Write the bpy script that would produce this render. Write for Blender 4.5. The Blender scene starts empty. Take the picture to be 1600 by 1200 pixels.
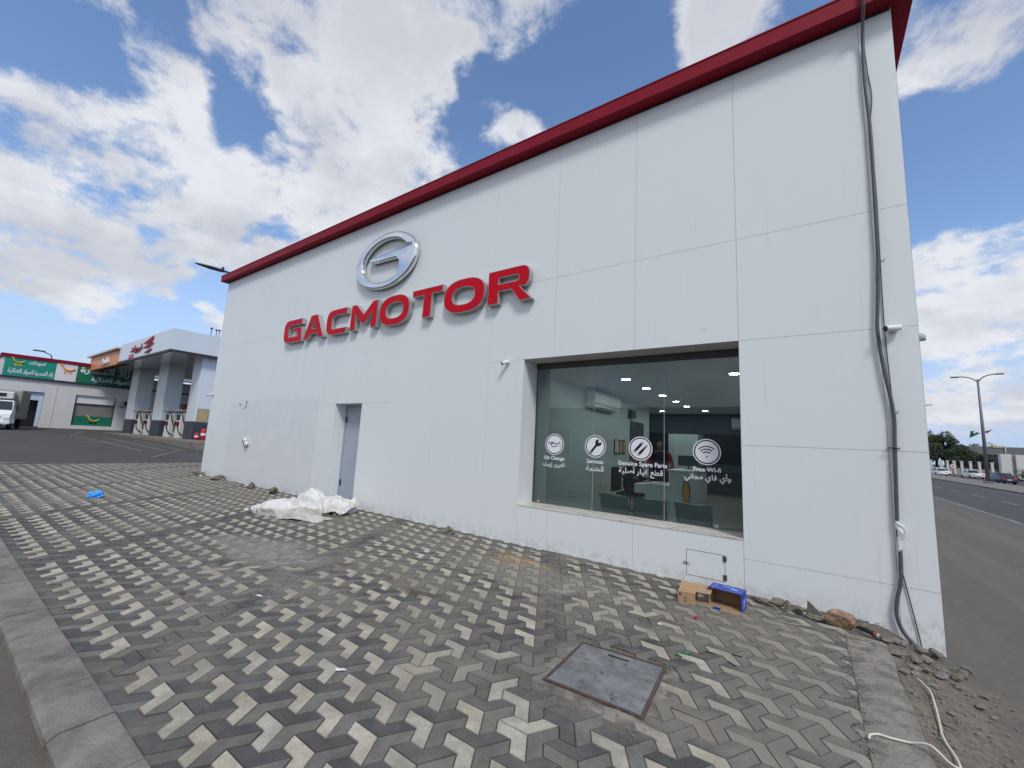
import bpy, bmesh, math, random
from mathutils import Vector, Matrix, noise
random.seed(7)
S = bpy.context.scene
COL = S.collection
R = math.radians

# ---------------------------------------------------------------- camera
cam_d = bpy.data.cameras.new("camera"); cam = bpy.data.objects.new("camera", cam_d); COL.objects.link(cam)
right = Vector((0.81744518, 0.57378726, 0.05051289)); up = Vector((0.03873733, -0.14225915, 0.98907116))
fwd = Vector((-0.57470235, 0.80655472, 0.13851605))
mw = Matrix((right, up, -fwd)).transposed().to_4x4(); mw.translation = (0, 0, 1.49)
cam.matrix_world = mw
cam_d.sensor_width = 36; cam_d.lens = 36 * 651.9 / 1600; cam_d.clip_start = 0.05; cam_d.clip_end = 6000
S.camera = cam

# ---------------------------------------------------------------- render / exposure
S.view_settings.view_transform = 'Standard'; S.view_settings.look = 'None'
S.view_settings.exposure = 0.5; S.view_settings.gamma = 1
S.cycles.use_denoising = True
S.cycles.max_bounces = 10; S.cycles.transparent_max_bounces = 16
S.cycles.caustics_reflective = False; S.cycles.caustics_refractive = False

# ---------------------------------------------------------------- sun
SUN_EL, SUN_AZ = 50, 132            # azimuth measured from +Y towards +X
sd = bpy.data.lights.new("sun", 'SUN'); sun = bpy.data.objects.new("sun", sd); COL.objects.link(sun)
sd.energy = 1.5; sd.angle = R(13); sd.color = (1, 0.97, 0.93)
dv = Vector((math.sin(R(SUN_AZ)) * math.cos(R(SUN_EL)), math.cos(R(SUN_AZ)) * math.cos(R(SUN_EL)), math.sin(R(SUN_EL))))
sun.rotation_euler = dv.to_track_quat('Z', 'Y').to_euler()
sun.location = (0, 0, 40)

# ---------------------------------------------------------------- world: Nishita sky with broken cloud
W = bpy.data.worlds.new("World"); S.world = W; W.use_nodes = True
nt = W.node_tree; nt.nodes.clear()
def N(t, **k):
    n = nt.nodes.new(t)
    for a, b in k.items(): setattr(n, a, b)
    return n
def L(a, b): nt.links.new(a, b)
def MT(op, a, b=None, c=None, clamp=False):
    n = N('ShaderNodeMath', operation=op); n.use_clamp = clamp
    for i, v in enumerate((a, b, c)):
        if v is None: continue
        if isinstance(v, (int, float)): n.inputs[i].default_value = v
        else: L(v, n.inputs[i])
    return n.outputs[0]
def MR(v, a, b, c=0, d=1, smooth=True):
    n = N('ShaderNodeMapRange'); n.interpolation_type = 'SMOOTHSTEP' if smooth else 'LINEAR'
    L(v, n.inputs[0])
    for i, q in enumerate((a, b, c, d)): n.inputs[i + 1].default_value = q
    return n.outputs[0]
def MIX(f, a, b):
    n = N('ShaderNodeMix', data_type='RGBA')
    if isinstance(f, (int, float)): n.inputs[0].default_value = f
    else: L(f, n.inputs[0])
    for i, v in ((6, a), (7, b)):
        if isinstance(v, tuple): n.inputs[i].default_value = (*v, 1)
        else: L(v, n.inputs[i])
    return n.outputs[2]
sky = N('ShaderNodeTexSky', sky_type='NISHITA'); sky.sun_disc = False
sky.sun_elevation = R(SUN_EL); sky.sun_rotation = R(SUN_AZ); sky.air_density = 1.0; sky.dust_density = 0.6; sky.ozone_density = 2.0
bg = N('ShaderNodeBackground'); out = N('ShaderNodeOutputWorld')
tc = N('ShaderNodeTexCoord'); sep = N('ShaderNodeSeparateXYZ'); L(tc.outputs['Generated'], sep.inputs[0])
zz = MT('MAXIMUM', sep.outputs[2], 0.0)
den = MT('ADD', zz, 0.35)
cx = MT('DIVIDE', sep.outputs[0], den); cy = MT('DIVIDE', sep.outputs[1], den)
cmb = N('ShaderNodeCombineXYZ'); L(cx, cmb.inputs[0]); L(cy, cmb.inputs[1]); cmb.inputs[2].default_value = 3.3
def NZ(scale, detail, rough, off=0.0, dist=0.0):
    n = N('ShaderNodeTexNoise'); n.inputs['Scale'].default_value = scale; n.inputs['Detail'].default_value = detail
    n.inputs['Roughness'].default_value = rough; n.inputs['Distortion'].default_value = dist
    v = N('ShaderNodeVectorMath', operation='ADD'); L(cmb.outputs[0], v.inputs[0]); v.inputs[1].default_value = (off, off * .7, off)
    L(v.outputs[0], n.inputs['Vector']); return n.outputs[0]
n1 = NZ(3.4, 10, 0.56, 0.0, 0.1); n2 = NZ(11, 10, 0.64, 5.0, 0.2)
cov = MT('ADD', MT('MULTIPLY', n1, 1.0), MT('ADD', MT('MULTIPLY', n2, 0.68), -.455))
# large cloud masses (+) and blue gaps (-) by direction: (dir, outer deg, inner deg, weight)
LOBES = [((-0.92, 0.035, 0.391), 10, 4, 0.26),
         ((-0.944, 0.08, 0.321), 9, 4, 0.16),
         ((-0.918, 0.169, 0.359), 9, 4, 0.16),
         ((-0.86, 0.324, 0.394), 8, 3, 0.16),
         ((-0.912, 0.085, 0.4), 9, 3, 0.2),
         ((-0.902, 0.142, 0.409), 9, 3, 0.22),
         ((-0.886, 0.216, 0.41), 9, 3, 0.22),
         ((-0.85, 0.291, 0.44), 8, 3, 0.2),
         ((-0.801, 0.372, 0.469), 8, 3, 0.18),
         ((-0.743, 0.461, 0.485), 8, 3, 0.16),
         ((-0.949, 0.042, 0.314), 8, 3, 0.18),
         ((-0.937, 0.121, 0.329), 8, 3, 0.18),
         ((-0.917, 0.217, 0.334), 8, 3, 0.2),
         ((-0.884, 0.305, 0.353), 8, 2, 0.2),
         ((-0.667, 0.527, 0.526), 5, 1, 0.1),
         ((-0.97, 0.075, 0.23), 5, 1, 0.18),
         ((-0.966, 0.133, 0.224), 5, 1, 0.2),
         ((-0.955, 0.197, 0.22), 4, 1, 0.16),
         ((-0.97, 0.048, 0.24), 4, 1, 0.12),
         ((-0.931, 0.298, 0.21), 2.5, 0.5, 0.16),
         ((-0.711, 0.246, 0.659), 8, 3, 0.22),
         ((-0.644, 0.316, 0.697), 8, 3, 0.26),
         ((-0.577, 0.383, 0.721), 8, 3, 0.26),
         ((-0.524, 0.44, 0.729), 7, 3, 0.22),
         ((-0.644, 0.37, 0.669), 5, 2, 0.12),
         ((-0.829, 0.156, 0.538), 4.5, 1, 0.2),
         ((-0.82, 0.188, 0.541), 4, 1, 0.12),
         ((-0.812, 0.065, 0.58), 6, 2, 0.12),
         ((-0.821, 0.029, 0.571), 6, 2, 0.06),
         ((-0.75, 0.332, 0.572), 5, 1, 0.15),
         ((-0.693, 0.383, 0.61), 5, 1, 0.18),
         ((-0.661, 0.448, 0.602), 6, 1, 0.18),
         ((-0.591, 0.479, 0.649), 5, 1, 0.18),
         ((-0.707, 0.426, 0.564), 5, 1, 0.14),
         ((-0.606, 0.535, 0.588), 4, 1, 0.14),
         ((-0.491, 0.575, 0.654), 4, 1, 0.16),
         ((-0.45, 0.631, 0.632), 3, 0.5, 0.14),
         ((-0.511, 0.538, 0.67), 3, 1, 0.06),
         ((-0.355, 0.537, 0.765), 7, 2, 0.13),
         ((-0.468, 0.519, 0.715), 4, 1, 0.05),
         ((-0.072, 0.697, 0.713), 7, 2, 0.16),
         ((-0.107, 0.671, 0.734), 5, 1, 0.12),
         ((0.185, 0.758, 0.625), 9, 3, 0.3),
         ((0.245, 0.77, 0.589), 8, 3, 0.26),
         ((0.16, 0.769, 0.619), 4, 1, 0.1),
         ((0.245, 0.862, 0.444), 3, 1, 0.13),
         ((0.196, 0.939, 0.281), 8, 3, 0.34),
         ((0.262, 0.928, 0.266), 9, 3, 0.34),
         ((0.209, 0.957, 0.203), 8, 2, 0.2),
         ((0.26, 0.951, 0.166), 9, 2, 0.2),
         ((0.169, 0.979, 0.112), 8, 2, 0.12),
         ((-0.876, 0.03, 0.481), 7, 2, -0.14),
         ((-0.848, 0.086, 0.523), 6, 2, -0.12),
         ((-0.819, 0.237, 0.522), 4, 1, -0.12),
         ((-0.819, 0.27, 0.506), 3, 1, -0.1),
         ((-0.963, 0.05, 0.265), 3, 0.5, -0.1),
         ((-0.925, 0.255, 0.283), 3, 1, -0.1),
         ((-0.959, 0.232, 0.165), 5, 1, -0.1),
         ((-0.983, 0.117, 0.14), 6, 2, -0.08),
         ((-0.331, 0.619, 0.713), 8, 3, -0.14),
         ((-0.223, 0.661, 0.717), 7, 3, -0.14),
         ((0.22, 0.853, 0.474), 9, 4, -0.2),
         ((0.195, 0.892, 0.409), 7, 3, -0.2),
         ((-0.528, 0.48, 0.701), 2, 0.5, -0.08),
         ((-0.499, 0.521, 0.692), 3, 1, -0.14),
         ((0.242, 0.831, 0.501), 8, 4, -0.15),
         ((-0.863, 0.148, 0.483), 3.5, 1, -0.16),
         ((-0.835, 0.226, 0.502), 3.5, 1, -0.16),
         ((-0.799, 0.304, 0.518), 3, 1, -0.14),
         ((-0.762, 0.383, 0.523), 3, 0.5, -0.12),
         ((-0.69, 0.477, 0.545), 2.5, 0.5, -0.08),
         ((-0.88, 0.031, 0.474), 5, 1, -0.1),
         ((-0.762, 0.234, 0.604), 3, 1, -0.12),
         ((-0.781, 0.246, 0.573), 4, 1, -0.14),
         ((-0.726, 0.314, 0.612), 2.5, 0.5, -0.08),
         ((-0.812, 0.313, 0.492), 3, 0.5, -0.08),
         ((-0.578, 0.542, 0.61), 3, 0.5, -0.08),
         ((-0.671, 0.476, 0.568), 2, 0.5, -0.08),
         ((-0.518, 0.569, 0.639), 2, 0.3, -0.06),
         ((0.0, -0.8, 0.6), 75, 30, 0.22)]  # unseen cloud behind the camera, added to brighten facade and whiten the emblem's reflection
acc = None
for d, o, i, w in LOBES:
    v = N('ShaderNodeVectorMath', operation='DOT_PRODUCT'); L(tc.outputs['Generated'], v.inputs[0]); v.inputs[1].default_value = Vector(d).normalized()
    m = MR(v.outputs['Value'], math.cos(R(o)), math.cos(R(i)), 0, w)
    acc = m if acc is None else MT('ADD', acc, m)
acc = MT('MAXIMUM', MT('MINIMUM', acc, 0.235), -0.18)
cov2 = MT('ADD', cov, acc)
mask = MT('MULTIPLY', MR(cov2, 0.41, 0.63, 0, 1), MR(sep.outputs[2], 0.0, 0.06, 0, 1))
n3 = NZ(3.6, 8, 0.52, 11.0, 0.1)
dense = MR(cov2, 0.60, 0.90, 0, 1)
over = MT('MULTIPLY', MR(sep.outputs[2], 0.56, 0.72, 0, 1), MR(cov2, 0.48, 0.70, 0, 1))
shade = MT('SUBTRACT', MT('ADD', MR(n3, 0.34, 0.60, 0, 0.85), MR(n2, 0.38, 0.6, 0, 0.22)), MT('ADD', MT('MULTIPLY', dense, 0.18), MT('MULTIPLY', over, 0.75)), clamp=True)
cloudc = MIX(shade, (0.405, 0.42, 0.465), (0.580, 0.590, 0.620))
skyc = N('ShaderNodeVectorMath', operation='MULTIPLY'); L(sky.outputs[0], skyc.inputs[0]); skyc.inputs[1].default_value = (0.118, 0.126, 0.135)
hz = MR(sep.outputs[2], -0.02, 0.42, 0.97, 0.0)
skyh = MIX(hz, skyc.outputs[0], (0.33, 0.42, 0.60))
col = MIX(MT('MULTIPLY', mask, 0.96), skyh, cloudc)
L(col, bg.inputs[0]); bg.inputs[1].default_value = 1.0; L(bg.outputs[0], out.inputs[0])

# ---------------------------------------------------------------- materials
def mat(name, color, rough=0.6, metal=0.0, var=0.0, vscale=4.0, bump=0.0, bscale=60.0, spec=0.5, emit=None, estr=1.0, dirt=None):
    m = bpy.data.materials.new(name); m.use_nodes = True; t = m.node_tree; b = t.nodes['Principled BSDF']
    b.inputs['Roughness'].default_value = rough; b.inputs['Metallic'].default_value = metal
    b.inputs['Specular IOR Level'].default_value = spec
    b.inputs['Base Color'].default_value = (*color, 1)
    tcn = t.nodes.new('ShaderNodeTexCoord')
    last = None
    if var > 0:
        n = t.nodes.new('ShaderNodeTexNoise'); n.inputs['Scale'].default_value = vscale; n.inputs['Detail'].default_value = 8; n.inputs['Roughness'].default_value = .65
        t.links.new(tcn.outputs['Object'], n.inputs['Vector'])
        r = t.nodes.new('ShaderNodeMapRange'); r.inputs[1].default_value = .3; r.inputs[2].default_value = .7; r.inputs[3].default_value = 1 - var; r.inputs[4].default_value = 1 + var
        t.links.new(n.outputs[0], r.inputs[0])
        mx = t.nodes.new('ShaderNodeVectorMath'); mx.operation = 'SCALE'; mx.inputs[0].default_value = color; t.links.new(r.outputs[0], mx.inputs['Scale'])
        last = mx.outputs[0]
    if dirt:
        n = t.nodes.new('ShaderNodeTexNoise'); n.inputs['Scale'].default_value = dirt[1]; n.inputs['Detail'].default_value = 9; n.inputs['Roughness'].default_value = .7
        t.links.new(tcn.outputs['Object'], n.inputs['Vector'])
        r = t.nodes.new('ShaderNodeMapRange'); r.inputs[1].default_value = dirt[2]; r.inputs[2].default_value = dirt[3]; t.links.new(n.outputs[0], r.inputs[0])
        mx = t.nodes.new('ShaderNodeMix'); mx.data_type = 'RGBA'; t.links.new(r.outputs[0], mx.inputs[0])
        if last: t.links.new(last, mx.inputs[6])
        else: mx.inputs[6].default_value = (*color, 1)
        mx.inputs[7].default_value = (*dirt[0], 1); last = mx.outputs[2]
    if last: t.links.new(last, b.inputs['Base Color'])
    if bump > 0:
        n = t.nodes.new('ShaderNodeTexNoise'); n.inputs['Scale'].default_value = bscale; n.inputs['Detail'].default_value = 5
        t.links.new(tcn.outputs['Object'], n.inputs['Vector'])
        bp = t.nodes.new('ShaderNodeBump'); bp.inputs['Strength'].default_value = bump; bp.inputs['Distance'].default_value = .02
        t.links.new(n.outputs[0], bp.inputs['Height']); t.links.new(bp.outputs[0], b.inputs['Normal'])
    if emit:
        b.inputs['Emission Color'].default_value = (*emit, 1); b.inputs['Emission Strength'].default_value = estr
    return m
M = {}
M['white_paint'] = mat('white_paint', (.80, .80, .80), .45, var=.03, vscale=2)
M['white_plastic'] = mat('white_plastic', (.72, .72, .70), .4, var=.03)
M['off_white'] = mat('off_white', (.62, .61, .58), .6, var=.06, vscale=3, dirt=((.4, .37, .32), 1.5, .55, .8))
M['grey_paint'] = mat('grey_paint', (.36, .40, .47), .45, var=.05, vscale=3)
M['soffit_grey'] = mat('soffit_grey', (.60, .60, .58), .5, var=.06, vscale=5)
M['red_fascia'] = mat('red_fascia', (.235, .004, .018), .55, spec=.2, var=.08, vscale=1.5, bump=.05, bscale=3)
M['red_face'] = mat('red_face', (.54, .002, .014), .5, var=.04, spec=.15)
M['red_plain'] = mat('red_plain', (.45, .02, .02), .4)
M['chrome'] = mat('chrome', (.80, .81, .83), .07, 1.0, var=.04, vscale=6, bump=.04, bscale=2.5)
M['steel'] = mat('steel', (.45, .45, .46), .35, .9, var=.1)
M['dark_metal'] = mat('dark_metal', (.03, .03, .035), .5, var=.1)
M['joint_dark'] = mat('joint_dark', (.10, .10, .105), .8)
M['frame_grey'] = mat('frame_grey', (.075, .078, .075), .45, .3)
M['black'] = mat('black', (.012, .012, .014), .5)
M['black_rubber'] = mat('black_rubber', (.02, .02, .02), .8)
M['cable_grey'] = mat('cable_grey', (.085, .085, .10), .55, var=.15, vscale=9)
M['cable_thin'] = mat('cable_thin', (.06, .06, .065), .6)
M['cord_white'] = mat('cord_white', (.60, .60, .48), .5, var=.12, vscale=14)
M['cord_dusty'] = mat('cord_dusty', (.36, .34, .28), .7, var=.2, vscale=12)
M['card'] = mat('cardboard', (.40, .26, .15), .85, var=.08, vscale=20)
M['card_in'] = mat('cardboard_inner', (.34, .22, .13), .9, var=.1, vscale=12)
M['blue_print'] = mat('blue_print', (.008, .045, .36), .35, var=.06)
M['light_blue'] = mat('light_blue', (.30, .50, .85), .5)
M['bag_white'] = mat('woven_sack', (.70, .69, .66), .5, var=.10, vscale=6, bump=1.0, bscale=14, dirt=((.42, .36, .29), 4.5, .5, .74))
M['bag_grey'] = mat('grey_sheet', (.52, .50, .46), .6, var=.10, vscale=6, bump=.6, bscale=20, dirt=((.34, .29, .24), 5, .45, .7))
M['bag_blue'] = mat('blue_film', (.05, .36, .85), .3, bump=.5, bscale=40)
M['green_film'] = mat('green_film', (.01, .16, .06), .4)
M['stone_grey'] = mat('stone_grey', (.20, .185, .16), .9, var=.28, vscale=9, bump=.8, bscale=30)
M['stone_brown'] = mat('stone_brown', (.33, .21, .14), .85, var=.3, vscale=11, bump=1, bscale=26, dirt=((.16, .09, .05), 9, .5, .62))
M['mortar'] = mat('mortar_lumps', (.19, .165, .13), .95, var=.3, vscale=14, bump=1, bscale=50)
M['concrete'] = mat('kerb_concrete', (.225, .205, .178), .9, var=.24, vscale=3.2, bump=.6, bscale=70, dirt=((.125, .11, .092), 3.5, .44, .66))
M['band'] = mat('band_concrete', (.26, .232, .195), .92, var=.2, vscale=3, bump=.8, bscale=38, dirt=((.12, .108, .09), 5, .45, .62))
M['black_tyre'] = mat('tyre', (.02, .02, .02), .85)
M['car_white'] = mat('car_white', (.78, .78, .78), .25)
M['car_navy'] = mat('car_navy', (.012, .016, .045), .25)
M['car_glass'] = mat('car_glass', (.03, .035, .04), .12)
M['tail'] = mat('tail_lamp', (.55, .02, .02), .3, emit=(1, .05, .03), estr=.06)
M['headlamp'] = mat('headlamp', (.7, .72, .75), .15)
M['shop_wall'] = mat('shop_wall', (.66, .64, .62), .75, var=.05, vscale=1.2, dirt=((.45, .42, .38), .8, .58, .8))
M['sign_green'] = mat('sign_green', (.004, .26, .17), .5)
M['sign_green_dark'] = mat('sign_green_dark', (.006, .16, .085), .5)
M['sign_white'] = mat('sign_white', (.75, .74, .76), .5)
M['yellow'] = mat('yellow', (.75, .50, .03), .5)
M['orange'] = mat('orange_panel', (.68, .25, .075), .45, var=.05)
M['orange_soft'] = mat('orange_soft', (.80, .36, .05), .5)
M['shutter'] = mat('roller_shutter', (.24, .22, .20), .6, var=.08)
M['pale_blue'] = mat('pale_blue_panel', (.50, .60, .72), .45)
M['canopy_white'] = mat('canopy_white', (.66, .70, .73), .35, var=.02, vscale=.6)
M['canopy_soffit'] = mat('canopy_soffit', (.82, .82, .80), .14, .8, bump=.9, bscale=1.1)
M['col_band'] = mat('column_band', (.045, .052, .065), .5)
M['board_tan'] = mat('notice_tan', (.50, .38, .17), .6, dirt=((.2, .14, .06), 14, .52, .6))
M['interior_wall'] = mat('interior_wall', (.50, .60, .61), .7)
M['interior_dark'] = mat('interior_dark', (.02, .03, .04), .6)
M['interior_ceiling'] = mat('interior_ceiling', (.56, .58, .56), .8)
M['interior_floor'] = mat('interior_floor', (.28, .27, .25), .3)
M['desk_white'] = mat('desk_white', (.78, .82, .83), .4)
M['mesh_seat'] = mat('perforated_seat', (.26, .31, .31), .45, .4, var=.1, vscale=60)
M['lamp_glow'] = mat('ceiling_lamp_glow', (.9, .9, .9), .5, emit=(1, .98, .95), estr=66)
M['skin'] = mat('skin', (.22, .12, .08), .6)
M['cloth_black'] = mat('cloth_black', (.012, .012, .016), .85)
M['cloth_red'] = mat('cloth_red', (.30, .01, .012), .8)
M['hair'] = mat('hair', (.008, .007, .006), .7)
M['decal_white'] = mat('decal_white', (.80, .81, .86), .6)
M['decal_black'] = mat('decal_black', (.01, .01, .012), .6)
M['bark'] = mat('bark', (.08, .06, .045), .9, var=.2)
M['leaf_dark'] = mat('leaf_dark', (.022, .038, .018), .8, var=.45, vscale=.5)
M['leaf_mid'] = mat('leaf_mid', (.045, .065, .03), .8, var=.45, vscale=.5)
M['gold'] = mat('gold_letters', (.60, .50, .22), .5)
M['bldg_grey'] = mat('building_grey', (.15, .165, .17), .7, var=.08, vscale=.2)
M['bldg_dark'] = mat('building_dark', (.045, .035, .035), .7)
M['wall_white'] = mat('compound_white', (.60, .60, .57), .8, var=.05, vscale=.5)
M['wall_grey'] = mat('compound_grey', (.30, .29, .28), .8)
M['flag_green'] = mat('flag_green', (.008, .13, .06), .7)
M['flag_navy'] = mat('flag_navy', (.02, .035, .06), .7)
M['pole_grey'] = mat('pole_grey', (.17, .17, .18), .5, .4)
M['line_paint'] = mat('line_paint', (.27, .26, .235), .8, var=.15, vscale=1, dirt=((.12, .12, .115), 2.5, .45, .62))
M['line_yellow'] = mat('line_worn', (.20, .175, .12), .8, var=.15, vscale=1)
M['ac_grey'] = mat('ac_grey', (.45, .44, .40), .6)
M['truck_box'] = mat('truck_box', (.30, .275, .24), .7, var=.1)
M['pink_ad'] = mat('grocery_ad', (.45, .28, .18), .6, dirt=((.55, .08, .08), 1.6, .46, .52))
M['rust'] = mat('rusty_iron', (.085, .065, .055), .8, var=.4, vscale=30, bump=.5, bscale=60, dirt=((.13, .045, .02), 16, .5, .66))
M['wood_brown'] = mat('brown_plank', (.16, .10, .05), .8)
M['silver_trim'] = mat('silver_trim', (.40, .40, .39), .4, .35)

def nodes_mat(name):
    m = bpy.data.materials.new(name); m.use_nodes = True; t = m.node_tree
    b = t.nodes['Principled BSDF']; tcn = t.nodes.new('ShaderNodeTexCoord')
    return m, t, b, tcn
class NT:
    """small node-wiring helper for the larger surface materials"""
    def __init__(s, name, coord='Object'):
        s.m, s.t, s.b, s.tc = nodes_mat(name); s.co = s.tc.outputs[coord]
        sp = s.t.nodes.new('ShaderNodeSeparateXYZ'); s.l(s.co, sp.inputs[0]); s.x, s.y, s.z = sp.outputs
    def l(s, a, b): s.t.links.new(a, b)
    def v(s, a, i):
        if isinstance(a, (int, float)): i.default_value = a
        elif isinstance(a, tuple): i.default_value = (*a, 1) if len(i.default_value) == 4 else a
        else: s.l(a, i)
    def math(s, op, a, b=0.0, c=0.0, clamp=False):
        n = s.t.nodes.new('ShaderNodeMath'); n.operation = op; n.use_clamp = clamp
        for q, i in zip((a, b, c), n.inputs): s.v(q, i)
        return n.outputs[0]
    def rng(s, v, a, b, c=0.0, d=1.0):
        n = s.t.nodes.new('ShaderNodeMapRange'); n.interpolation_type = 'SMOOTHSTEP'; s.l(v, n.inputs[0])
        for q, i in zip((a, b, c, d), n.inputs[1:5]): s.v(q, i)
        return n.outputs[0]
    def noise(s, scale, detail=6, rough=.6, stretch=None, dist=0.0, off=(0, 0, 0)):
        mp = s.t.nodes.new('ShaderNodeMapping'); s.l(s.co, mp.inputs[0]); mp.inputs['Location'].default_value = off
        if stretch: mp.inputs['Scale'].default_value = stretch
        n = s.t.nodes.new('ShaderNodeTexNoise'); s.l(mp.outputs[0], n.inputs['Vector'])
        n.inputs['Scale'].default_value = scale; n.inputs['Detail'].default_value = detail; n.inputs['Roughness'].default_value = rough; n.inputs['Distortion'].default_value = dist
        return n.outputs[0]
    def mix(s, f, a, b, mode='MIX'):
        n = s.t.nodes.new('ShaderNodeMix'); n.data_type = 'RGBA'; n.blend_type = mode
        s.v(f, n.inputs[0]); s.v(a, n.inputs[6]); s.v(b, n.inputs[7]); return n.outputs[2]
    def scale(s, c, f):
        n = s.t.nodes.new('ShaderNodeVectorMath'); n.operation = 'SCALE'; s.v(c, n.inputs[0]); s.v(f, n.inputs['Scale']); return n.outputs[0]
    def bump(s, h, strength=.3, dist=.01):
        n = s.t.nodes.new('ShaderNodeBump'); n.inputs['Strength'].default_value = strength; n.inputs['Distance'].default_value = dist
        s.l(h, n.inputs['Height']); s.l(n.outputs[0], s.b.inputs['Normal'])
    def blob(s, cx_, cy_, r, soft=.5, warp=None):
        dx = s.math('SUBTRACT', s.x, cx_); dy = s.math('SUBTRACT', s.y, cy_)
        if isinstance(r, tuple): dx = s.math('DIVIDE', dx, r[0]); dy = s.math('DIVIDE', dy, r[1]); r = 1.0
        d = s.math('SQRT', s.math('ADD', s.math('MULTIPLY', dx, dx), s.math('MULTIPLY', dy, dy)))
        if warp is not None: d = s.math('ADD', d, s.math('MULTIPLY', s.math('SUBTRACT', warp, .5), r * 1.6))
        return s.rng(d, r, r * (1 - soft), 0, 1)

# facade cladding: white lacquered panels with faint speckle, repainted patches and splashes near the ground
q = NT('facade_cladding'); q.x = q.math('ADD', q.x, -7.4)   # object origin sits at x = -7.4
sp = q.noise(130, 3, .7); big = q.noise(.7, 4, .5); streak = q.noise(2.2, 5, .6, stretch=(6, 1, .35))
c = q.scale((.755, .785, .785), q.math('ADD', q.rng(sp, .3, .7, .955, 1.03), q.math('MULTIPLY', q.math('SUBTRACT', big, .5), .05)))
patch = q.math('MULTIPLY', q.rng(q.x, -14.15, -14.1), q.rng(q.x, -9.35, -9.4)); patch = q.math('MULTIPLY', patch, q.rng(q.math('ADD', q.z, q.math('MULTIPLY', q.noise(.8, 2), .3)), 2.46, 2.40))
c = q.mix(q.math('MULTIPLY', patch, .55), c, (.67, .685, .70))
pn = q.noise(1.1, 3, .5, stretch=(1, 1, 2.2), off=(3, 0, 1)); c = q.mix(q.math('MULTIPLY', q.math('MULTIPLY', patch, q.rng(pn, .52, .56)), .5), c, (.74, .755, .77))
c = q.mix(q.math('MULTIPLY', q.math('MULTIPLY', q.rng(q.x, -7.7, -9), q.rng(streak, .52, .75)), .22), c, (.58, .58, .57))
d1 = q.math('MULTIPLY', q.rng(q.z, .22, -.02), q.rng(q.noise(9, 7, .75), .46, .62)); c = q.mix(q.math('MULTIPLY', d1, .5), c, (.40, .36, .30))
d2 = q.math('MULTIPLY', q.rng(q.z, .9, .1), q.rng(q.noise(22, 4, .8, stretch=(1, 1, .6)), .66, .72)); c = q.mix(q.math('MULTIPLY', d2, .55), c, (.33, .31, .28))
d3 = q.rng(q.noise(3.1, 3, .6, off=(7, 2, 5)), .735, .78); c = q.mix(q.math('MULTIPLY', d3, .35), c, (.55, .54, .52))
drip = q.math('MULTIPLY', q.rng(q.noise(5, 3, .5, stretch=(5, 1, .12)), .60, .78), q.rng(q.z, 6.35, 4.9)); c = q.mix(q.math('MULTIPLY', drip, .18), c, (.45, .45, .44))
q.l(c, q.b.inputs['Base Color']); q.b.inputs['Roughness'].default_value = .38; q.bump(q.noise(4, 3, .5), .08, .02)
M['cladding'] = q.m

# asphalt
def asphalt(name, base, tint=(.16, .14, .115), a=.5, b=.75):
    q = NT(name)
    fine = q.noise(90, 3, .8); mid = q.noise(3, 7, .65); big = q.noise(.22, 4, .6)
    c = q.scale(base, q.math('ADD', q.rng(fine, .25, .75, .72, 1.28), q.math('MULTIPLY', q.math('SUBTRACT', mid, .5), .5)))
    c = q.mix(q.rng(big, a, b, 0, .8), c, tint)
    c = q.mix(q.math('MULTIPLY', q.rng(q.noise(.6, 5, .6, off=(9, 1, 0)), .56, .64), .35), c, tuple(v * .55 for v in base))
    cr = q.noise(1.3, 8, .75, off=(4, 4, 0)); ln = q.math('ABSOLUTE', q.math('SUBTRACT', cr, .5)); c = q.mix(q.rng(ln, .006, .001, 0, .5), c, (.02, .02, .02))
    q.l(c, q.b.inputs['Base Color']); q.b.inputs['Roughness'].default_value = .92; q.bump(fine, .55, .006)
    return q.m
M['asphalt'] = asphalt('asphalt', (.068, .064, .059), (.098, .09, .078))
M['asphalt_near'] = asphalt('asphalt_worn', (.105, .092, .076), (.15, .13, .10), .42, .68)
q = NT('ground_mix')   # side lane asphalt with sandy dirt close to the paving and the building
fine = q.noise(80, 3, .8); mid = q.noise(3.5, 8, .7)
c = q.scale((.118, .104, .084), q.math('ADD', q.rng(fine, .25, .75, .75, 1.25), q.math('MULTIPLY', q.math('SUBTRACT', mid, .5), .5)))
track = q.noise(1.0, 4, .6, stretch=(1.2, .05, 1)); c = q.mix(q.rng(track, .45, .65, 0, .55), c, (.16, .138, .108))
edge = q.math('ADD', q.x, q.math('MULTIPLY', q.math('SUBTRACT', mid, .5), 1.1))
dirt = q.math('MULTIPLY', q.rng(edge, 1.22, .80), q.rng(q.math('ADD', q.y, q.math('MULTIPLY', mid, .8)), 5.9, 5.2))
dc = q.mix(q.rng(q.noise(18, 6, .75), .35, .65), (.13, .105, .078), (.225, .185, .14))
c = q.mix(q.math('MULTIPLY', dirt, q.rng(q.x, .40, .44)), c, dc)
q.l(c, q.b.inputs['Base Color']); q.b.inputs['Roughness'].default_value = .95; q.bump(q.noise(45, 5, .8), .8, .012)
M['ground_mix'] = q.m

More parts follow.
